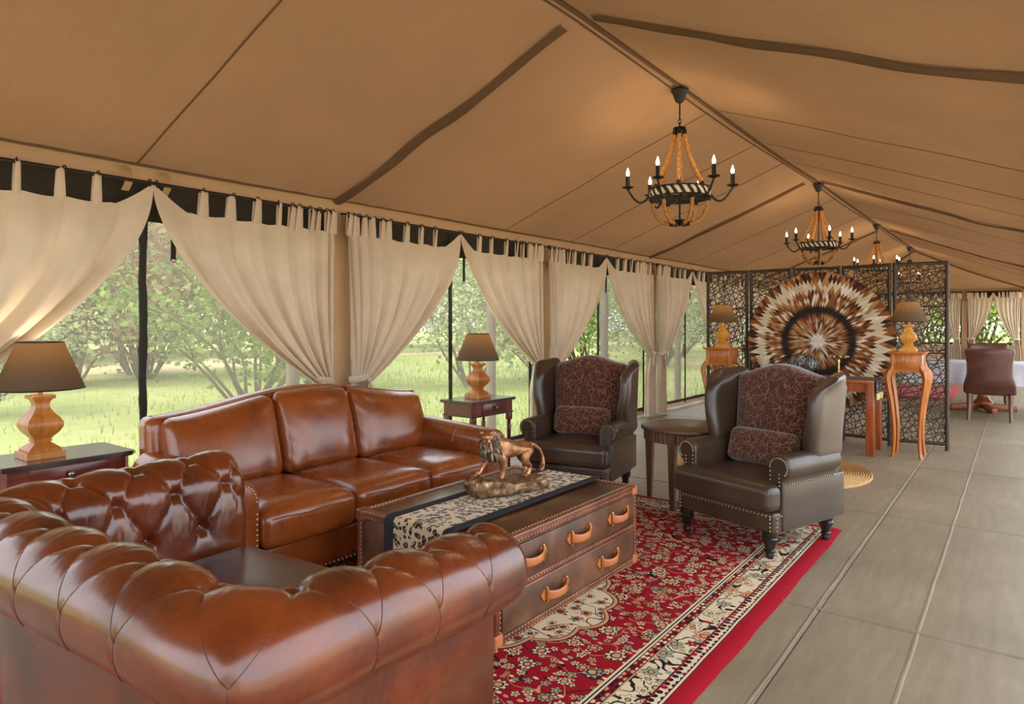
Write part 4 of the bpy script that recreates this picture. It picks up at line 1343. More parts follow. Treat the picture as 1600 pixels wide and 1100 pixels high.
def runner():
    t = thing('table_runner', 'leopard print table runner with navy plush border draped over the trunk', 'table runner')
    X0, X1, yc, hw = 2.155, 3.42, 2.148, 0.215
    path = []
    for i in range(13): path.append((X0 - 0.014, lerp(0.13, TZ - 0.02, i / 12)))
    for i in range(1, 5):
        a = PI - PI / 2 * i / 4; path.append((X0 + 0.006 + 0.02 * math.cos(a), TZ - 0.015 + 0.02 * math.sin(a)))
    for i in range(1, 40): path.append((lerp(X0 + 0.006, X1 - 0.006, i / 39), TZ + 0.005))
    for i in range(1, 5):
        a = PI / 2 - PI / 2 * i / 4; path.append((X1 - 0.006 + 0.02 * math.cos(a), TZ - 0.015 + 0.02 * math.sin(a)))
    for i in range(1, 13): path.append((X1 + 0.014, lerp(TZ - 0.02, 0.13, i / 12)))
    def strip(y0, y1, ny, lift, puff):
        b = MB(); n = len(path) - 1
        def fn(u, v):
            k = min(int(u * n + 1e-6), n); x, z = path[k]
            y = lerp(y0, y1, v) + 0.005 * noise.noise(Vector((x * 4, z * 4, y0)))
            e = lift + puff * math.sin(PI * v) + 0.002 * noise.noise(Vector((x * 12, y * 12, z * 12)))
            a = clamp((k - 12) / 4); b2 = clamp((k - (n - 16)) / 4)
            ang = PI - a * PI / 2 - b2 * PI / 2
            return (x + e * math.cos(ang), y, z + e * math.sin(ang))
        b.grid(fn, n, ny, flip=True)
        return b
    strip(yc - hw + 0.05, yc + hw - 0.05, 10, 0.001, 0.0).build('leopard_cloth', leopard_cloth(), t, 180)
    strip(yc - hw, yc - hw + 0.062, 5, 0.001, 0.010).build('navy_border', M['navy'], t, 180)
    strip(yc + hw - 0.062, yc + hw, 5, 0.001, 0.010).build('navy_border', M['navy'], t, 180)
runner()

# ------------------------------------------------------------------ lion statue
def bronze(name, a, b, c, rough=0.38):
    m = NT(name)
    f = m.noise(30, 4, 0.65)
    col = m.ramp(f, [(0.3, a), (0.5, b), (0.7, c)])
    return m.done(m.bsdf(col, rough, m.bump(m.noise(70, 3), 0.25, 0.004), metal=0.75))
M['bronze'] = bronze('lion_bronze', rgb(122, 80, 54), rgb(172, 120, 84), rgb(212, 166, 122))
M['mane'] = bronze('mane_bronze', rgb(84, 70, 58), rgb(128, 110, 90), rgb(180, 160, 134), 0.42)
M['rockbronze'] = bronze('rock_bronze', rgb(74, 54, 40), rgb(140, 108, 78), rgb(186, 164, 134), 0.5)
def lion():
    root = thing('lion_statue', 'bronze statue of a standing lion on a rocky base on the trunk', 'statue', (2.83, 2.17, TZ + 0.008), 0)
    root.rotation_euler = (0, 0, math.radians(163))
    V = []; E = []; Rr = []
    def chain(pts, start=None):
        prev = start
        for (x, y, z, r) in pts:
            V.append((x * .01, y * .01, z * .01)); Rr.append(r * .0128)
            if prev is not None: E.append((prev, len(V) - 1))
            prev = len(V) - 1
        return prev
    b0 = 7.6
    chain([(-11, 0, 15 + b0, 3.6)])
    chain([(-6, 0, 15 + b0, 3.7), (0, 0, 15.2 + b0, 4.3)], 0); mid = len(V) - 1
    chain([(6, 0, 16.4 + b0, 4.9), (10.5, 0.3, 19.5 + b0, 4.2)], mid); ch = mid + 1; nk = mid + 2
    chain([(13.2, 1.2, 22.5 + b0, 3.3), (14.8, 3.0, 22.6 + b0, 2.7), (15.9, 4.7, 21.5 + b0, 1.9)], nk)
    chain([(7.0, 3.4, 13.5 + b0, 2.6), (4.8, 3.8, 9 + b0, 1.75), (5.4, 3.8, 4.0 + b0, 1.25), (6.0, 3.8, 1.4 + b0, 1.4), (7.8, 3.8, 0.9 + b0, 1.3)], ch)
    chain([(8.0, -3.4, 13.8 + b0, 2.6), (10.6, -3.8, 9.8 + b0, 1.75), (14.0, -3.8, 5.4 + b0, 1.25), (15.6, -3.8, 3.4 + b0, 1.3), (17.2, -3.8, 3.0 + b0, 1.2)], ch)
    chain([(-11.4, 3.2, 13 + b0, 3.1), (-8.2, 4.0, 8.6 + b0, 2.1), (-12.4, 4.0, 5.2 + b0, 1.15), (-10.9, 4.0, 1.4 + b0, 1.3), (-9.2, 4.0, 0.9 + b0, 1.25)], 0)
    chain([(-12.6, -3.2, 13 + b0, 3.0), (-11.8, -4.0, 8.6 + b0, 2.0), (-16.4, -4.0, 5.2 + b0, 1.15), (-15.4, -4.0, 1.4 + b0, 1.3), (-13.8, -4.0, 0.9 + b0, 1.2)], 0)
    chain([(-14.5, 0, 16 + b0, 1.5), (-18, 0, 15.5 + b0, 0.9), (-22, 0, 12.5 + b0, 0.8), (-24.2, 0, 8 + b0, 0.8), (-24, 0.6, 4.2 + b0, 1.0), (-22.2, 1.6, 2.2 + b0, 1.2), (-20.4, 2.4, 1.2 + b0, 0.7)], 0)
    me = bpy.data.meshes.new('body'); me.from_pydata(V, E, [])
    ob = bpy.data.objects.new('body_tmp', me); C.objects.link(ob)
    ob.modifiers.new('skin', 'SKIN')
    for i, d in enumerate(me.skin_vertices[0].data):
        d.radius = (Rr[i], Rr[i]); d.use_root = (i == 0)
    s = ob.modifiers.new('sub', 'SUBSURF'); s.levels = 2; s.render_levels = 2
    bpy.context.view_layer.update()
    dg = bpy.context.evaluated_depsgraph_get()
    nm = bpy.data.meshes.new_from_object(ob.evaluated_get(dg))
    bpy.data.objects.remove(ob)
    nm.materials.clear(); nm.materials.append(M['bronze'])
    nm.polygons.foreach_set('use_smooth', [True] * len(nm.polygons))
    link('body', nm, root)
    # toes
    b = MB()
    for (x, y, z) in ((8.3, 3.8, 0.9), (17.8, -3.8, 2.9), (-8.6, 4.0, 0.9), (-13.2, -4.0, 0.9)):
        for k in (-1, 0, 1): b.ball(x * .01 - abs(k) * .003, (y + k * 0.85) * .01, (z + b0 - 0.2) * .01, 0.0068, 6, 5)
    b.build('toes', M['bronze'], root)
    # face
    hx, hy, hz = 14.8, 3.0, 22.6 + b0
    f = Vector((0.55, 0.83, -0.15)).normalized(); sd = Vector((0.83, -0.55, 0)).normalized(); up = Vector((0, 0, 1))
    def hp(a, bb, c): return (Vector((hx, hy, hz)) + f * a + sd * bb + up * c) * 0.01
    b = MB()
    p = hp(2.6, 0, -0.6); b.ball(p.x, p.y, p.z, 0.017, 10, 8)
    for s_ in (-1, 1):
        p = hp(2.3, 1.0 * s_, -1.0); b.ball(p.x, p.y, p.z, 0.012, 8, 6)
        p = hp(1.6, 1.25 * s_, 0.9); b.ball(p.x, p.y, p.z, 0.008, 8, 6, sz=0.6)
        p = hp(-1.2, 2.6 * s_, 2.4); b.ball(p.x, p.y, p.z, 0.011, 8, 6)
    p = hp(2.2, 0, -2.2); b.ball(p.x, p.y, p.z, 0.011, 8, 6)
    b.build('face', M['bronze'], root)
    b = MB(); p = hp(4.1, 0, 0.1); b.ball(p.x, p.y, p.z, 0.007, 8, 6, sz=0.7)
    for s_ in (-1, 1): p = hp(2.05, 1.25 * s_, 0.65); b.ball(p.x, p.y, p.z, 0.004, 6, 5)
    p = hp(3.4, 0, -1.75); b.ball(p.x, p.y, p.z, 0.006, 8, 5, sz=0.5)
    b.build('nose_and_eyes', M['mane'], root)
    # mane: base volume and locks
    mn = MB()
    def ell(u, v):
        a = 2 * PI * u; e = PI * (v - 0.5)
        r = 1 + 0.10 * math.sin(13 * a + 6 * v) * math.cos(e) + 0.05 * noise.noise(Vector((a * 2, e * 4, 0)))
        return ((10.3 + 5.0 * r * math.cos(e) * math.cos(a) + 1.2 * math.sin(e)) * .01, (0.4 + 5.4 * r * math.cos(e) * math.sin(a)) * .01, (17.6 + b0 + 8.4 * r * math.sin(e)) * .01)
    mn.grid(ell, 52, 20, cu=True)
    rr = random.Random(4)
    for i in range(120):
        a = rr.uniform(0, 2 * PI); e = rr.uniform(-0.5, 1.35)
        d = Vector((math.cos(e) * math.cos(a), math.cos(e) * math.sin(a), math.sin(e)))
        if d.dot(f) > 0.72 and d.z > 0.1: continue
        p0 = Vector((10.5 + 4.8 * d.x + 1.2 * d.z, 0.4 + 5.2 * d.y, 17.8 + b0 + 8.2 * d.z))
        tn = (Vector((d.x * 0.3 - 0.15, d.y * 0.3, -1.0))).normalized()
        L = rr.uniform(3.5, 6.5); pts = []
        sw = rr.uniform(-0.8, 0.8)
        for k in range(6):
            q = p0 + tn * L * k / 5 + d * (0.7 * math.sin(k * 0.9)) + Vector((-d.y, d.x, 0)) * sw * math.sin(k * 0.8)
            pts.append(q * 0.01)
        mn.tube(pts, lambda u: 0.0085 * (1 - u) ** 0.7 + 0.001, 5)
    mn.build('mane', M['mane'], root, 50)
    rk = MB()
    def pr(p):
        x, y, z = p
        k = (z + 0.04) / 0.08
        tp = 0.066 + 0.030 * sstep(-0.02, 0.2, x) + 0.006 * noise.noise(Vector((x * 20, y * 20, 0)))
        inset = lerp(1.0, 0.88, k)
        ridge = 0.022 * abs(noise.noise(Vector((x * 30, y * 30, z * 8)))) + 0.016 * noise.noise(Vector((x * 13, y * 13, z * 22)))
        n = Vector((x / 0.22, y / 0.10, 0)); n = n.normalized() if n.length > 0 else n
        ov = 0.05 * sstep(0.08, 0.24, x) * k
        return (x * inset + n.x * ridge + ov, y * inset * (1 - 0.30 * abs(x / 0.23) ** 2) + n.y * ridge, lerp(0.0, tp, k) + (0.5 * ridge if 0.2 < k else 0))
    rk.rbox(-0.015, 0, 0, 0.46, 0.19, 0.08, 0.03, 3, 26, post=pr)
    rk.build('rock_base', M['rockbronze'], root, 30)
lion()

# ------------------------------------------------------------------ lamps and side tables
def shade_mat():
    m = NT('lamp_shade_linen')
    wv = m.noise(300, 2, 0.6)
    c = m.mix(wv, rgb(84, 74, 66), rgb(112, 100, 88))
    d = m.n('BsdfDiffuse', {'Color': c}).outputs[0]
    t = m.n('BsdfTranslucent', {'Color': m.mix(wv, rgb(176, 148, 104), rgb(212, 184, 136))}).outputs[0]
    return m.done(m.shmix(0.32, d, t))
M['shade'] = shade_mat()
def emis(name, col, st):
    m = NT(name)
    return m.done(m.n('Emission', {'Color': col, 'Strength': st}).outputs[0])
M['bulb'] = emis('lit_bulb', (1.0, 0.86, 0.66, 1), 14.0)
def table_lamp(label, loc, rz, mat, sc=1.0):
    t = thing('table_lamp', label, 'lamp', loc, rz, 'table lamps with dark shades')
    b = MB()
    b.sqlathe([(0.085, 0.0), (0.087, 0.002), (0.087, 0.033), (0.085, 0.035)])
    b.build('plinth', mat, t, 30)
    b = MB()
    pr = [(0.072, 0.035), (0.073, 0.046), (0.070, 0.049), (0.050, 0.066), (0.036, 0.078), (0.033, 0.082), (0.040, 0.084), (0.041, 0.090), (0.036, 0.094), (0.046, 0.108), (0.066, 0.132), (0.078, 0.155), (0.081, 0.170), (0.078, 0.186), (0.066, 0.206), (0.048, 0.228), (0.036, 0.248), (0.031, 0.268), (0.034, 0.286), (0.042, 0.298), (0.043, 0.301), (0.052, 0.302), (0.053, 0.306), (0.053, 0.318), (0.051, 0.320)]
    b.sqlathe(pr)
    b.build('vase_body', mat, t, 24)
    b = MB(); b.lathe([(0.011, 0.318), (0.011, 0.40)], 12); b.lathe([(0.016, 0.40), (0.016, 0.43)], 12); b.build('stem', mat, t)
    s = MB(); s.lathe([(0.198, 0.352), (0.103, 0.594)], 48, caps=False); s.lathe([(0.101, 0.594), (0.196, 0.352)], 48, caps=False)
    s.build('lamp_shade', M['shade'], t)
    s = MB()
    for (r, z) in ((0.198, 0.353), (0.103, 0.593)): s.tube([(r * math.cos(2 * PI * i / 48), r * math.sin(2 * PI * i / 48), z) for i in range(48)], 0.0035, 6, closed=True)
    for a in (0, 2.1, 4.2): s.tube([(0.012 * math.cos(a), 0.012 * math.sin(a), 0.565), (0.10 * math.cos(a), 0.10 * math.sin(a), 0.59)], 0.002, 5)
    s.build('shade_ring', M['iron'], t)
    b = MB(); b.ball(0, 0, 0.47, 0.026, 12, 10, sz=1.25); b.build('bulb', M['bulb'], t)
    l = bpy.data.lights.new('lamp_light', 'POINT'); l.energy = 4.2 * sc; l.color = (1.0, 0.78, 0.52); l.shadow_soft_size = 0.05
    lo = bpy.data.objects.new('lamp_light', l); C.objects.link(lo); lo.parent = t; lo.location = (0, 0, 0.535)
    t.scale = (sc, sc, sc)
    return t
def side_table(label, loc):
    t = thing('side_table', label, 'side table', loc, 0, 'mahogany side tables')
    w, d, h = 0.61, 0.40, 0.66
    b = MB()
    def oct_(hx, hy, c): return [(-hx + c, -hy), (hx - c, -hy), (hx, -hy + c), (hx, hy - c), (hx - c, hy), (-hx + c, hy), (-hx, hy - c), (-hx, -hy + c)]
    b.prism(oct_(w / 2 + 0.004, d / 2 + 0.004, 0.018), h - 0.026, h - 0.016); b.prism(oct_(w / 2 + 0.012, d / 2 + 0.012, 0.022), h - 0.018, h - 0.004); b.prism(oct_(w / 2 + 0.006, d / 2 + 0.006, 0.02), h - 0.005, h)
    b.build('table_top', M['mahog_dark'], t)
    b = MB(); b.prism(oct_(w / 2 - 0.012, d / 2 - 0.012, 0.026), 0.525, h - 0.024); b.build('case', M['mahog'], t)
    b = MB(); b.prism(oct_(w / 2 - 0.004, d / 2 - 0.004, 0.026), 0.518, 0.530); b.build('base_moulding', M['mahog_dark'], t)
    b = MB(); b.cbox(0, -d / 2 + 0.011, 0.582, 0.355, 0.008, 0.092, 0.002); o = b.build('drawer_front', M['mahog'], t)
    k = MB(); k.lathe([(0.006, 0), (0.006, 0.012), (0.015, 0.016), (0.016, 0.024), (0.010, 0.029), (0.0, 0.030)], 16, M=T(0, -d / 2 + 0.008, 0.585) @ RX(90)); k.build('knob', M['chrome'], o)
    l = MB(); l.cbox(0, 0, 0.485, 0.046, 0.046, 0.075, 0.002)
    l.lathe([(0.012, 0.0), (0.016, 0.015), (0.013, 0.05), (0.014, 0.06), (0.018, 0.065), (0.014, 0.07), (0.016, 0.20), (0.020, 0.34), (0.022, 0.40), (0.014, 0.415), (0.021, 0.425), (0.014, 0.435), (0.022, 0.45)], 14)
    LM = l.mesh('leg', M['mahog'])
    for sx in (-1, 1):
        for sy in (-1, 1): o = link('leg', LM, t); o.location = (sx * (w / 2 - 0.045), sy * (d / 2 - 0.045), 0)
    return t
st1 = side_table('dark mahogany side table with one drawer at the near end of the sofa', (1.375, 4.05, 0))
st2 = dup(st1, None, 'red mahogany side table with one drawer behind the sofa\'s far arm', (4.77, 3.99, 0))
table_lamp('large lit lamp with square wooden vase base on the near dark side table', (1.30, 4.03, 0.66), 0, M['lampwood'])
table_lamp('lit lamp with honey wooden vase base on the table behind the sofa\'s far arm', (4.76, 3.99, 0.66), 0, M['lampwood'])

# ------------------------------------------------------------------ round fluted table
t = thing('round_table', 'round walnut side table with fluted apron between the two wing armchairs', 'side table', (4.83, 1.99, 0.002), 0)
b = MB(); b.lathe([(0.0, 0.552), (0.335, 0.552), (0.345, 0.556), (0.348, 0.566), (0.345, 0.578), (0.335, 0.582), (0.0, 0.582)], 64, caps=False); b.build('table_top', M['walnut'], t)
b = MB()
def ap(u, v):
    a = 2 * PI * u
    r = 0.318 + 0.008 * abs(math.sin(a * 28))
    return (r * math.cos(a), r * math.sin(a), lerp(0.478, 0.554, v))
b.grid(ap, 448, 1, cu=True)
b.grid(lambda u, v: (0.30 * math.cos(2 * PI * u), 0.30 * math.sin(2 * PI * u), lerp(0.478, 0.554, v)), 48, 1, cu=True, flip=True)
b.grid(lambda u, v: (lerp(0.30, 0.322, v) * math.cos(2 * PI * u), lerp(0.30, 0.322, v) * math.sin(2 * PI * u), 0.478), 48, 1, cu=True, flip=True)
b.build('fluted_apron', M['walnut_leg'], t, 20)
b = MB()
def tleg(u, v):
    z = lerp(0.0, 0.556, u); s = lerp(0.016, 0.030, u); a = v * 4
    i = int(a) % 4; f = a - int(a)
    cs = [(-1, -1), (1, -1), (1, 1), (-1, 1)]
    p, q = cs[i], cs[(i + 1) % 4]
    return (s * lerp(p[0], q[0], f), s * lerp(p[1], q[1], f), z)
b.grid(tleg, 6, 4, cv=True, flip=True); b.v.append((0, 0, 0)); b.f.append((3, 2, 1, 0)); b.m.append(0)
LM = b.mesh('leg', M['walnut_leg'], 20)
for k in range(4):
    a = math.radians(45 + 90 * k - 43)
    o = link('leg', LM, t); o.location = (0.305 * math.cos(a), 0.305 * math.sin(a), 0); o.rotation_euler = (0, 0, a)

# ------------------------------------------------------------------ tall pedestals with cabriole legs
def pedestal(label, loc):
    t = thing('pedestal_table', label, 'side table', loc, -90, 'tall pedestal tables')
    w, d, h = 0.28, 0.33, 1.065
    b = MB(); b.rbox(0, 0, h - 0.011, w + 0.06, d + 0.05, 0.014, 0.006, 3, 1); b.rbox(0, 0, h - 0.022, w + 0.03, d + 0.025, 0.012, 0.004, 2, 1); b.build('table_top', M['orangewood'], t)
    b = MB(); b.rbox(0, 0, 0.958, w, d, 0.165, 0.012, 3, 1)
    b.build('case', M['orangewood'], t)
    for s in (-1, 1):
        b = MB()
        pl = [(-w / 2 + 0.01, 0.885)] + [(x, 0.868 - 0.018 * abs(math.cos(x / w * PI * 3))) for x in [lerp(-w / 2 + 0.01, w / 2 - 0.01, i / 24) for i in range(25)]] + [(w / 2 - 0.01, 0.885)]
        b.prism(pl, 0, 0.012, M=T(0, s * (d / 2 - 0.008) + 0.006, 0) @ RX(90)); b.build('scalloped_apron', M['orangewood'], t)
    b = MB(); b.cbox(0, -d / 2 - 0.001, 0.965, 0.185, 0.010, 0.125, 0.002); o = b.build('drawer_front', M['orangewood'], t)
    k = MB(); k.lathe([(0.005, 0), (0.005, 0.01), (0.011, 0.014), (0.011, 0.02), (0.0, 0.024)], 14, M=T(0, -d / 2 - 0.005, 0.965) @ RX(90)); k.build('knob', M['chrome'], o)
    for sx in (-1, 1):
        for sy in (-1, 1):
            b = MB()
            key = [(0.0, 0.93, 0.020), (0.012, 0.885, 0.026), (0.042, 0.845, 0.029), (0.052, 0.80, 0.028), (0.042, 0.72, 0.024), (0.020, 0.60, 0.021), (0.0, 0.45, 0.019), (-0.012, 0.30, 0.017), (-0.012, 0.16, 0.016), (-0.004, 0.05, 0.016), (0.004, 0.0, 0.018)]
            pts = []; rad = []
            for i in range(len(key) - 1):
                for f in (0, 0.33, 0.66):
                    q = [lerp(key[i][c], key[i + 1][c], f) for c in range(3)]
                    pts.append((sx * (w / 2 - 0.018 + q[0] * 0.9), sy * (d / 2 - 0.02 + q[0] * 0.55), q[1])); rad.append(q[2])
            q = key[-1]; pts.append((sx * (w / 2 - 0.018 + q[0] * .9), sy * (d / 2 - 0.02 + q[0] * .55), 0)); rad.append(q[2])
            nn = len(rad) - 1
            b.tube(pts, lambda u: rad[int(round(u * nn))], 8, sec=lambda a: 1.0 + 0.12 * math.cos(4 * a))
            b.build('leg', M['orangewood'], t, 50)
    return t
pd = pedestal('tall orange wood pedestal with cabriole legs at the screen\'s aisle end', (7.91, 0.905, 0))
dup(pd, None, 'tall orange wood pedestal with cabriole legs at the screen\'s window end', (7.91, 2.83, 0))
table_lamp('lit lamp with pale wooden base on the pedestal at the screen\'s aisle end', (7.93, 0.905, 1.061), -90, M['pinewood'], 0.86)
table_lamp('lit lamp with pale wooden base on the pedestal at the screen\'s window end', (7.93, 2.83, 1.061), -90, M['pinewood'], 0.86)

# ------------------------------------------------------------------ woven folding screen
M['rattan'] = plain('dark_rattan', rgb(62, 46, 35), 0.42, var=0.3, sc=40, bump=0.4)
fs = thing('folding_screen', 'tall dark woven rattan folding screen of five openwork panels', 'screen', (0, 0, 0), 0)
SY = [3.215, 2.69, 2.165, 1.64, 1.115, 0.585]
SX = [8.40, 8.47, 8.41, 8.47, 8.40, 8.45]
rr = random.Random(99)
for i in range(5):
    a, b2 = Vector((SX[i], SY[i], 0)), Vector((SX[i + 1], SY[i + 1], 0))
    d = (b2 - a); Lp = d.length - 0.012; d.normalize()
    Mx = Matrix.Translation(a + d * 0.006) @ Matrix.Rotation(math.atan2(d.y, d.x), 4, 'Z')
    zb, zt_ = 0.04, 2.01
    fr = MB()
    sec = lambda q: 1.0 + 0.10 * math.cos(5 * q)
    for x in (0.02, Lp - 0.02):
        fr.tube([(x, 0, z) for z in [lerp(0.0, zt_, k / 80) for k in range(81)]], 0.021, 10, sec=sec, twist=0.35)
    for z in (zb + 0.03, zt_ - 0.02):
        fr.tube([(lerp(0.02, Lp - 0.02, k / 24), 0, z) for k in range(25)], 0.019, 10, sec=sec, twist=0.35)
    fr.v = [tuple(Mx @ Vector(p)) for p in fr.v]
    p = fr.build('panel', M['rattan'], fs, 60)
    zs = [zb + 0.05, 0.55, 1.03, 1.53, zt_ - 0.04]
    for z in zs[1:-1]:
        br = MB(); br.tube([(0.035, 0, z), (Lp - 0.035, 0, z)], 0.009, 8, M=Mx); br.build('crossbar', M['rattan'], p)
    lt = MB()
    for s in range(4):
        z0, z1 = zs[s], zs[s + 1]; x0, x1 = 0.035, Lp - 0.035
        lines = []
        for th0 in (0.33, 1.02, 1.75, 2.52):
            nx_, nz_ = -math.sin(th0), math.cos(th0)
            q0 = -0.6 + rr.uniform(0, 0.06)
            while q0 < 0.6:
                lines.append((th0 + rr.gauss(0, 0.10), (x0 + x1) / 2 + nx_ * q0, (z0 + z1) / 2 + nz_ * q0))
                q0 += rr.uniform(0.035, 0.085)
        for (th, cx, cz) in lines:
            dx, dz = math.cos(th), math.sin(th)
            t0, t1 = -9, 9
            for (c, dd, lo, hi) in ((cx, dx, x0, x1), (cz, dz, z0, z1)):
                if abs(dd) > 1e-5:
                    ta, tb = (lo - c) / dd, (hi - c) / dd
                    t0, t1 = max(t0, min(ta, tb)), min(t1, max(ta, tb))
            if t1 - t0 < 0.06: continue
            y = rr.uniform(-0.006, 0.006)
            lt.tube([(cx + dx * t0, y, cz + dz * t0), (cx + dx * t1, y, cz + dz * t1)], 0.005, 5, caps=False, M=Mx)
    lt.build('lattice', M['rattan'], p, 60, kind='stuff')

# ------------------------------------------------------------------ round hide
def hide(name, col, v=0.14):
    m = NT(name)
    n = m.noise(9, 4, 0.6); f = m.noise(1.0, 3, 0.7, vec=m.vm('MULTIPLY', m.oc(), (60, 60, 60)))
    isl = m.n('NewGeometry').outputs['Random Per Island']
    k = m.ramp(m.m('ADD', m.m('MULTIPLY', n, 0.4), m.m('MULTIPLY', isl, 0.6)), [(0.1, 1 - v * 1.6), (0.9, 1 + v)])
    return m.done(m.bsdf(m.mix(1.0, col, k, 'MULTIPLY'), 0.7, m.bump(f, 0.2, 0.003), spec=0.25, sheen=0.2))
HID = [hide('cream_hide', rgb(226, 212, 184)), hide('tan_hide', rgb(188, 140, 92)), hide('russet_hide', rgb(148, 90, 50)), hide('brown_hide', rgb(96, 54, 32)), hide('dark_hide', rgb(58, 36, 26)), hide('black_hide', rgb(36, 30, 28)), hide('white_hide', rgb(238, 232, 220))]
hd = thing('round_hide_hanging', 'round patchwork cowhide wall hanging with starburst pattern on the woven screen', 'wall hanging', (8.376, 1.87, 1.14), 0)
hd.rotation_euler = (0, math.radians(-90), 0)     # local z points to the room (-x), local x up
RH = 0.80
bk = MB(); bk.lathe([(0, 0), (RH - 0.01, 0), (RH - 0.005, 0.004), (0, 0.006)], 72, caps=False); bk.build('backing', HID[3], hd)
rh = random.Random(17)
def ringcols(r):
    if r < 0.07: return [6]
    if r < 0.13: return [1, 0, 3, 2, 1, 4]
    if r < 0.22: return [1, 3, 2, 0, 1, 1]
    if r < 0.29: return [2, 1, 1, 3, 0]
    if r < 0.33: return [1, 2, 1, 3]
    if r < 0.40: return [5, 5, 5, 4]
    if r < 0.43: return [5, 3, 1, 2, 4, 1]
    if r < 0.55: return [3, 2, 1, 0, 2, 1, 2, 6]
    if r < 0.59: return [2, 3, 1, 0, 4, 2]
    if r < 0.69: return [0, 0, 6, 0, 6, 0, 1]
    return [3, 4, 2, 1, 0]
radii = [0.0, 0.06, 0.12, 0.18, 0.24, 0.295, 0.345, 0.39, 0.435, 0.48, 0.525, 0.57, 0.62, 0.67, 0.73, RH]
N1, N2 = 24, 100
for k in range(len(radii) - 1):
    n = 10 if k == 0 else (N1 * (1 if radii[k] < 0.1 else 2) if radii[k] < 0.23 else N2)
    r0, r1, r2 = radii[max(k - 1, 0)], radii[k], radii[k + 1]
    if k == 0: r0, r1, r2 = 0.0, 0.045, 0.115
    rg_ = MB()
    for j in range(n):
        a = 2 * PI * (j + 0.5 * (k % 2)) / n; w = PI / n * 1.0
        m_ = r1; 
        z = 0.0065 + 0.0015 * (k % 2) + rh.uniform(0, 0.002)
        cols = ringcols(m_)
        rg_.cur = cols[rh.randrange(len(cols))]
        pts = [(r0 + 0.002, a), (m_, a - w), (r2 - 0.001, a), (m_, a + w)]
        q = [(r * math.cos(t_), r * math.sin(t_)) for r, t_ in pts]
        o_ = len(rg_.v)
        rg_.v += [(x, y, 0.004) for x, y in q] + [(x * .999, y * .999, z) for x, y in q]
        rg_.f += [(o_ + 4, o_ + 5, o_ + 6, o_ + 7)] + [(o_ + i, o_ + (i + 1) % 4, o_ + 4 + (i + 1) % 4, o_ + 4 + i) for i in range(4)]
        rg_.m += [rg_.cur] * 5
    rg_.build('hide_patches', HID, hd, 0, kind='stuff')
ed = MB()
for j in range(N2):
    a = 2 * PI * (j + 0.5) / N2; w = PI / N2
    ed.cur = rh.choice([1, 3, 2, 4])
    q = [(0.73, a), (RH, a - w), (RH, a + w)]
    o_ = len(ed.v); ed.v += [(r * math.cos(t_), r * math.sin(t_), 0.0062) for r, t_ in q]; ed.f.append((o_, o_ + 1, o_ + 2)); ed.m.append(ed.cur)
ed.build('hide_patches', HID, hd, 0, kind='stuff')

# ------------------------------------------------------------------ console table and what stands on it
t = thing('console_table', 'red-brown wooden console table with square legs before the hide and screen', 'table', (7.86, 1.86, 0), 0)
b = MB(); b.cbox(0, 0, 0.752, 0.50, 1.38, 0.036, 0.003); b.build('table_top', M['redwood'], t)
b = MB()
b.box(-0.225, 0, 0.69, 0.022, 1.26, 0.09); b.box(0.225, 0, 0.69, 0.022, 1.26, 0.09); b.box(0, -0.665, 0.69, 0.44, 0.022, 0.09); b.box(0, 0.665, 0.69, 0.44, 0.022, 0.09)
b.build('apron', M['redwood'], t)
b = MB(); b.cbox(0, 0, 0.367, 0.078, 0.078, 0.734, 0.003); LM = b.mesh('leg', M['redwood'])
for sx in (-1, 1):
    for sy in (-1, 1): o = link('leg', LM, t); o.location = (sx * 0.21, sy * 0.65, 0)
def wovencloth():
    m = NT('woven_runner')
    x = m.xyz(m.oc())
    v = m.vor(60, rand=0.4)
    c = m.mix(m.step(0.3, 0.25, v['Distance']), rgb(46, 54, 56), rgb(186, 182, 170))
    s = m.m('GREATER_THAN', m.m('SINE', m.m('MULTIPLY', x[2], 120.0)), 0.5)
    return m.done(m.bsdf(m.mix(m.m('MULTIPLY', s, 0.5), c, rgb(28, 30, 44)), 0.9))
t = thing('console_runner', 'dark patterned runner with a cream fringe hanging off the console table', 'table runner', (7.86, 1.86, 0.7705), 0)
b = MB()
pth = [(0.70, 0.003), (0.3, 0.003), (-0.3, 0.003), (-0.685, 0.003), (-0.702, -0.002), (-0.708, -0.05), (-0.712, -0.135)]
def rfn(u, v):
    k = u * (len(pth) - 1); i = min(int(k), len(pth) - 2); f = k - i
    y = lerp(pth[i][0], pth[i + 1][0], f); z = lerp(pth[i][1], pth[i + 1][1], f)
    hang = clamp((-0.70 - y) / 0.012) * (1 if z < -0.01 else 0)
    return (lerp(-0.235, 0.17, v), y - 0.012 * hang * math.sin(v * 12), z)
b.grid(rfn, 24, 14, flip=True); b.build('woven_cloth', wovencloth(), t)
b = MB()
for i in range(46):
    x = lerp(-0.235, 0.17, i / 45); y = -0.712 - 0.012 * math.sin(i / 45 * 12)
    b.tube([(x, y, -0.133), (x + rh.uniform(-.004, .004), y - 0.003, -0.165), (x + rh.uniform(-.006, .006), y, -0.195)], 0.003, 4)
b.build('fringe', plain('fringe_cotton', rgb(222, 200, 140), 0.8), t, kind='stuff')
t = thing('stone_sculpture', 'dark veined stone sculpture with a ribbed dome on the console table', 'sculpture', (7.82, 1.90, 0.774), 0)
b = MB(); b.lathe([(0.07, 0), (0.075, 0.012), (0.05, 0.02), (0.045, 0.05)], 20); b.build('base', M['black'], t)
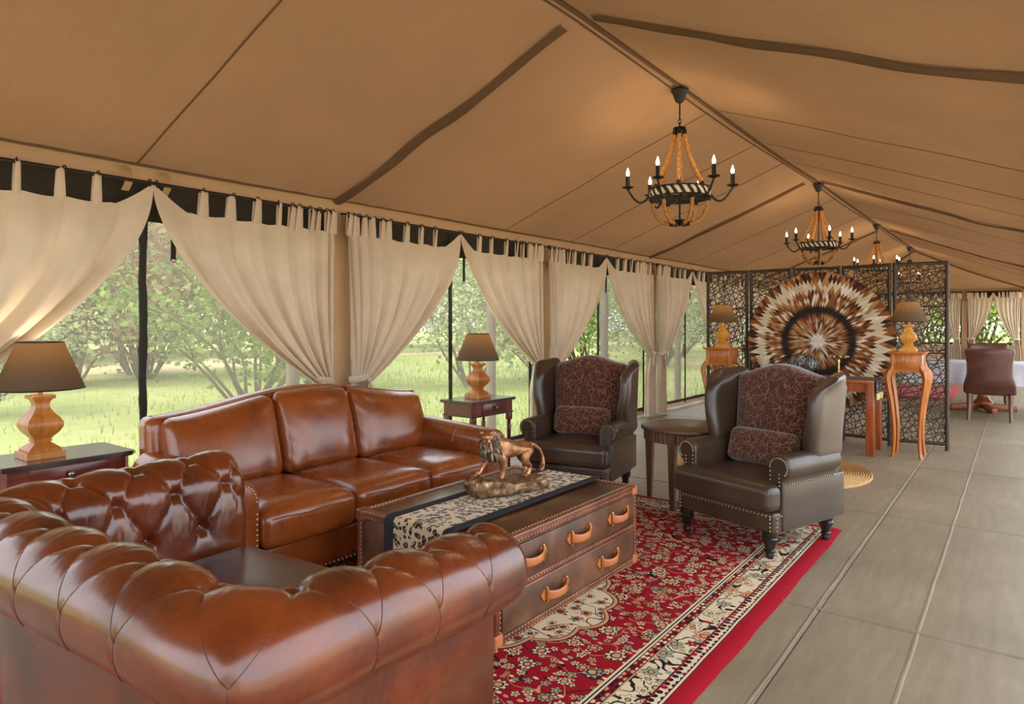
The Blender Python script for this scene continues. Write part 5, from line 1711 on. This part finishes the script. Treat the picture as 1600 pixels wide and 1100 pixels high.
def stone():
    m = NT('veined_stone')
    wv = m.noise(1.0, 4, 0.6, vec=m.vm('MULTIPLY', m.oc(), (12, 40, 9)), dist=1.5)
    return m.done(m.bsdf(m.ramp(wv, [(0.35, rgb(34, 36, 38)), (0.52, rgb(70, 74, 78)), (0.6, rgb(190, 190, 188)), (0.66, rgb(60, 62, 64))]), 0.25, coat=0.4))
b = MB()
b.grid(lambda u, v: (lambda a, e: ((0.10 * math.cos(e) * math.cos(a)) * (1 + 0.07 * math.sin(9 * a)), (0.155 * math.cos(e) * math.sin(a)) * (1 + 0.07 * math.sin(9 * a)), 0.135 + 0.105 * math.sin(e)))(2 * PI * u, PI * (v - 0.5)), 90, 18, cu=True)
b.build('carved_dome', stone(), t)
t = thing('brass_stand', 'slim brass stand with a scalloped dish top on the console table', 'candle stand', (7.80, 1.535, 0.774), 0)
b = MB(); b.lathe([(0.05, 0), (0.052, 0.008), (0.03, 0.016), (0.012, 0.03), (0.012, 0.08), (0.016, 0.085), (0.011, 0.09), (0.010, 0.15), (0.016, 0.155), (0.014, 0.19), (0.022, 0.20)], 18); b.build('stem', M['gold'], t)
b = MB()
b.grid(lambda u, v: ((0.02 + 0.07 * v) * math.cos(2 * PI * u), (0.02 + 0.07 * v) * math.sin(2 * PI * u), 0.20 + 0.016 * v * v + 0.006 * v * math.sin(2 * PI * u * 9)), 72, 5, cu=True)
for i in range(9): b.ball(0.088 * math.cos(2 * PI * i / 9), 0.088 * math.sin(2 * PI * i / 9), 0.222, 0.014, 8, 6)
b.build('dish', plain('aged_silver', rgb(176, 166, 152), 0.35, metal=0.8), t)
t = thing('pale_ornament', 'small pale openwork ornament at the window end of the console table', 'ornament', (7.80, 2.32, 0.774), 0)
b = MB(); b.lathe([(0.05, 0), (0.055, 0.02), (0.03, 0.05), (0.028, 0.09), (0.06, 0.13), (0.075, 0.19), (0.07, 0.20), (0.062, 0.192), (0.05, 0.14), (0.02, 0.10)], 20, caps=False); b.build('cup', plain('pale_ceramic', rgb(206, 190, 164), 0.35), t)
b = MB()
for i in range(10):
    a = 2 * PI * i / 10; b.ball(0.074 * math.cos(a), 0.074 * math.sin(a), 0.197, 0.010, 7, 5)
b.build('beaded_rim', plain('pale_beads', rgb(226, 216, 200), 0.4), t)

# ------------------------------------------------------------------ jute mat
def jute():
    m = NT('jute')
    x = m.xyz(m.oc())
    a = m.m('ARCTAN2', x[1], x[0]); r = m.vm('LENGTH', m.oc())
    f = m.noise(1.0, 3, 0.7, vec=m.comb(m.m('MULTIPLY', a, 40), m.m('MULTIPLY', r, 60), 0))
    return m.done(m.bsdf(m.ramp(f, [(0.3, rgb(150, 112, 62)), (0.5, rgb(186, 148, 92)), (0.7, rgb(208, 174, 122))]), 0.9, m.bump(f, 0.5, 0.006)))
b = MB()
prof = []
for i in range(42):
    r = 0.85 * (i + 0.0) / 42; r2 = 0.85 * (i + 0.5) / 42
    prof += [(r, 0.010), (r2, 0.020)]
prof += [(0.85, 0.012), (0.852, 0.0)]
b.lathe(prof, 72, caps=False)
o = b.build('round_mat', jute(), ang=60); o.location = (6.45, 1.86, 0.0015)
tag(o, 'round braided jute mat on the floor in front of the console table', 'mat')

# ------------------------------------------------------------------ rope chandeliers
def ropemat():
    m = NT('rope')
    f = m.noise(60, 3, 0.6)
    return m.done(m.bsdf(m.ramp(f, [(0.3, rgb(150, 98, 44)), (0.5, rgb(184, 128, 66)), (0.7, rgb(206, 156, 94))]), 0.85, m.bump(m.noise(300, 2), 0.3, 0.002)))
M['rope'] = ropemat()
def zebra():
    m = NT('zebra_hide_band')
    x = m.xyz(m.oc())
    a = m.m('ARCTAN2', x[1], x[0])
    n = m.noise(9, 2)
    s = m.m('SINE', m.m('ADD', m.m('MULTIPLY', a, 24.0), m.m('ADD', m.m('MULTIPLY', x[2], 70.0), m.m('MULTIPLY', n, 5.0))))
    return m.done(m.bsdf(m.mix(m.step(-0.15, 0.15, s), rgb(34, 28, 24), rgb(216, 206, 190)), 0.7))
M['zebra'] = zebra()
def glassmat():
    m = NT('bulb_glass')
    return m.done(m.shmix(0.75, m.n('BsdfTransparent').outputs[0], m.n('BsdfGlossy', {'Color': (1, 1, 1, 1), 'Roughness': 0.05}).outputs[0]))
def chandelier(label, loc, rz, energy):
    t = thing('rope_chandelier', label, 'chandelier', loc, rz, 'rope chandeliers')
    # origin at the ridge
    b = MB(); b.lathe([(0.0, 0.0), (0.066, 0.0), (0.068, -0.012), (0.058, -0.02), (0.034, -0.088), (0.02, -0.10), (0.0, -0.10)], 24, caps=False); b.build('ceiling_canopy', M['iron'], t)
    b = MB(); b.tube([(0, 0, -0.10), (0, 0, -0.20)], 0.006, 8)
    for k in range(3):
        c = Vector((0, 0, -0.215 - 0.028 * k))
        pts = []
        for i in range(14):
            a = 2 * PI * i / 14
            pts.append(c + (Vector((0.011 * math.cos(a), 0, 0.021 * math.sin(a))) if k % 2 == 0 else Vector((0, 0.011 * math.cos(a), 0.021 * math.sin(a)))))
        b.tube(pts, 0.003, 6, closed=True)
    b.build('chain', M['iron'], t)
    b = MB(); b.lathe([(0, -0.288), (0.048, -0.292), (0.05, -0.302), (0.03, -0.306), (0, -0.306)], 20, caps=False); b.tube([(0, 0, -0.29), (0, 0, -1.00)], 0.0075, 10); b.lathe([(0, -1.0), (0.05, -1.0), (0.052, -1.012), (0.018, -1.018), (0.022, -1.035), (0.0, -1.05)], 16, caps=False)
    b.build('centre_rod', M['iron'], t)
    RR, zr = 0.228, -0.80
    b = MB()
    for z in (zr + 0.034, zr - 0.034): b.lathe([(RR - 0.004, z - 0.005), (RR + 0.007, z - 0.005), (RR + 0.007, z + 0.005), (RR - 0.004, z + 0.005), (RR - 0.004, z - 0.005)], 48, caps=False)
    b.lathe([(RR - 0.012, zr + 0.036), (RR - 0.012, zr - 0.036)], 48, caps=False)
    for k in range(2):
        b.box(0, 0, zr - 0.034, 2 * RR - 0.02, 0.022, 0.006, M=RZ(30 + 90 * k))
    b.build('wheel_ring', M['iron'], t)
    b = MB(); b.lathe([(RR, zr - 0.03), (RR + 0.0035, zr), (RR, zr + 0.03)], 64, caps=False); b.build('zebra_band', M['zebra'], t)
    sec = lambda a: 1.0 + 0.16 * math.cos(3 * a)
    def ropes(path, name):
        b = MB(); b.tube(path, 0.0135, 12, sec=sec, twist=0.34); me = b.mesh(name, M['rope'], 60)
        b = MB()
        b.tube([Vector(path[0]), Vector(path[3])], 0.0165, 10)
        b2 = MB(); b2.tube([Vector(path[-1]), Vector(path[-4])], 0.0165, 10)
        return me, (b.mesh('rope_cap', M['iron']), b2.mesh('rope_cap', M['iron']))
    up = []
    for i in range(41):
        u = i / 40
        r = 0.040 + (RR - 0.016 - 0.040) * (u ** 1.55); up.append((r, 0, lerp(-0.315, zr + 0.03, u)))
    UM, UC = ropes(up, 'upper_rope')
    lo = []
    for i in range(41):
        u = i / 40; a = u * PI / 2
        lo.append((0.045 + (RR - 0.02 - 0.045) * math.cos(a) ** 0.8, 0, zr - 0.04 - 0.19 * math.sin(a) ** 1.0))
    LMh, LC = ropes(lo, 'lower_rope')
    for k in range(6):
        a = math.radians(60 * k + 12)
        for (me, cp, nm) in ((UM, UC, 'upper_rope'), (LMh, LC, 'lower_rope')):
            o = link(nm, me, t); o.rotation_euler = (0, 0, a + (0 if nm == 'upper_rope' else 0.5))
            
            for q_ in cp: link('rope_cap', q_, o)
    ar = MB()
    pts = []
    for i in range(17):
        u = i / 16
        pts.append((RR + 0.165 * u, 0, zr - 0.0 - 0.062 * math.sin(PI * u ** 0.85) + 0.045 * u ** 3))
    ar.tube(pts, 0.0085, 8)
    ex, ez = pts[-1][0], pts[-1][2]
    ar.lathe([(0.008, 0), (0.038, 0.010), (0.046, 0.014), (0.044, 0.018), (0.012, 0.012)], 20, M=T(ex, 0, ez), caps=False)
    AM = ar.mesh('arm', M['iron'])
    cd = MB(); cd.lathe([(0.0, 0.01), (0.0165, 0.01), (0.0165, 0.098), (0.012, 0.102), (0.0, 0.102)], 14, M=T(ex, 0, ez), caps=False); CM = cd.mesh('candle_sleeve', M['iron'])
    bb = MB(); bb.lathe([(0.0, 0.10), (0.010, 0.104), (0.0135, 0.118), (0.0125, 0.132), (0.006, 0.152), (0.002, 0.165), (0.0, 0.168)], 12, M=T(ex, 0, ez), caps=False); BM = bb.mesh('bulb', M['candle'])
    for k in range(6):
        a = math.radians(60 * k - 8)
        o = link('arm', AM, t); o.rotation_euler = (0, 0, a)
        c = link('candle_sleeve', CM, o); link('bulb', BM, o)
        if energy > 0:
            l = bpy.data.lights.new('candle_light', 'POINT'); l.energy = energy; l.color = (1.0, 0.72, 0.42); l.shadow_soft_size = 0.03
            q = bpy.data.objects.new('candle_light', l); C.objects.link(q); q.parent = o; q.location = (ex, 0, ez + 0.21)
    return t
M['candle'] = emis('lit_candle_bulb', (1.0, 0.88, 0.70, 1), 9.0)
for i, (X, e) in enumerate(((4.89, 1.5), (9.35, 1.5), (13.8, 1.5), (18.4, 1.5))):
    chandelier(['rope chandelier with iron wheel and six lit candle bulbs, nearest', 'rope chandelier with zebra band, second along the ridge', 'rope chandelier half hidden above the woven screen, third along the ridge', 'rope chandelier at the far end of the ridge, mostly hidden by the screen'][i], (X, YT, ridge_z(X) - 0.035), 31 * i + 8, e)

# ------------------------------------------------------------------ dining corner
def dining_chair(label, loc, rz):
    t = thing('dining_chair', label, 'chair', loc, rz, 'leather dining chairs')
    b = MB()
    def pb(p):
        k = clamp((p.z + 0.3) / 0.6)
        w = lerp(1.0, 0.86, sstep(0.15, 0.5, k)) + 0.10 * sstep(0.6, 1.0, k) - 0.02
        return (p.x * w, p.y + 0.02 - 0.07 * sstep(0.3, 0, k) + 0.05 * k + 0.02 * math.cos(p.x * 6), lerp(0.36, 1.0, k))
    b.rbox(0, 0.24, 0, 0.62, 0.10, 0.6, 0.04, 4, 12, post=pb)
    b.build('backrest', M['diner'], t, 60)
    b = MB(); b.rbox(0, -0.03, 0.42, 0.56, 0.54, 0.14, 0.045, 4, 6); b.build('seat', M['diner'], t)
    nl = MB()
    for i in range(28):
        x = -0.27 + i * 0.02; nl.ball(x, 0.24 + 0.02 + 0.05 + 0.052, 0.985, 0.006, 6, 4)
    for s in (-1, 1):
        for i in range(22):
            k = 0.25 + 0.72 * i / 21
            w = lerp(1.0, 0.86, sstep(0.15, 0.5, k)) + 0.10 * sstep(0.6, 1.0, k) - 0.02
            nl.ball(s * 0.30 * w, 0.24 + 0.02 + 0.05 * k + 0.045, lerp(0.36, 1.0, k), 0.006, 6, 4)
    nl.build('nailheads', M['brass'], t, kind='stuff')
    for sx in (-1, 1):
        for sy, ky in ((-1, 0.0), (1, 0.10)):
            l = MB()
            pts = [(sx * 0.235, sy * 0.21 + ky * 0.2, 0.37), (sx * 0.235, sy * 0.21 + ky * 0.3, 0.2), (sx * 0.24, sy * 0.21 + ky, 0.0)]
            l.tube([Vector(pts[0]).lerp(Vector(pts[1]), i / 4) if i < 4 else Vector(pts[1]).lerp(Vector(pts[2]), (i - 4) / 4) for i in range(9)], lambda u: 0.032 - 0.012 * u, 4)
            l.build('leg', M['walnut_leg'], t)
    return t
dc = dining_chair('brown leather dining chair with nailhead back turned to the camera', (11.62, 0.33, 0), 90)
dup(dc, None, 'brown leather dining chair on the far side of the white table', (13.75, 0.42, 0), -88)
def dtable(label, clabel, loc, hx, hy):
    t = thing('dining_table', label, 'table', loc, 0, 'dining tables')
    b = MB(); b.cbox(0, 0, 0.735, 2 * hx - 0.04, 2 * hy - 0.04, 0.03, 0.004); b.build('table_top', M['mahog'], t)
    b = MB(); b.lathe([(0.13, 0.10), (0.13, 0.14), (0.09, 0.18), (0.07, 0.25), (0.10, 0.34), (0.12, 0.40), (0.10, 0.46), (0.12, 0.50), (0.12, 0.72)], 20); b.build('pedestal', M['redwood'], t)
    for k in range(4):
        f = MB(); f.rbox(0.22, 0, 0.055, 0.46, 0.08, 0.09, 0.02, 3, 3, M=RZ(90 * k + 20), post=lambda p: (p.x, p.y, p.z + 0.05 * (0.23 - p.x) / 0.46 - 0.02)); f.build('foot', M['redwood'], t)
    b = MB()
    def cl(u, v):
        a = 2 * PI * u; c, s = math.cos(a), math.sin(a)
        q = 1 / max(abs(c), abs(s)); x, y = c * q * hx, s * q * hy
        if v < 0.4: k = v / 0.4; return (x * k, y * k, 0.756)
        k = (v - 0.4) / 0.6
        f = 1 + 0.02 * k + 0.035 * k * math.sin(a * 22)
        return (x * f + 0.02 * k * (1 if x > 0 else -1), y * f + 0.02 * k * (1 if y > 0 else -1), 0.756 - 0.30 * k - 0.03 * k * abs(math.sin(2 * a)))
    b.grid(cl, 160, 14, cu=True)
    o = b.build('tablecloth', cloth('tablecloth_%d' % int(loc[1] * 10), rgb(208, 208, 218), 6, 0.05), ang=60); o.location = loc
    tag(o, clabel, 'tablecloth', 'white tablecloths')
dtable('dining table on a turned pedestal beyond the leather dining chair', 'white cloth on the dining table beyond the leather dining chair', (12.70, 0.45, 0), 0.50, 0.95)
dtable('second dining table seen through the woven screen', 'white cloth on the dining table behind the woven screen', (12.5, 3.0, 0), 0.5, 0.8)
dup(dc, None, 'brown leather dining chair behind the woven screen, aisle side of pair', (11.45, 2.55, 0), 90)
dup(dc, None, 'brown leather dining chair behind the woven screen, window side of pair', (11.45, 3.35, 0), 90)
b = MB(); b.cbox(0, 0, 0.006, 3.2, 1.6, 0.010, 0.003)
o = b.build('red_carpet', plain('red_carpet_pile', rgb(164, 62, 62), 0.95, var=0.45, sc=10)); o.location = (15.4, 1.75, 0)
tag(o, 'red carpet on the floor beyond the woven screen and dining table', 'rug')
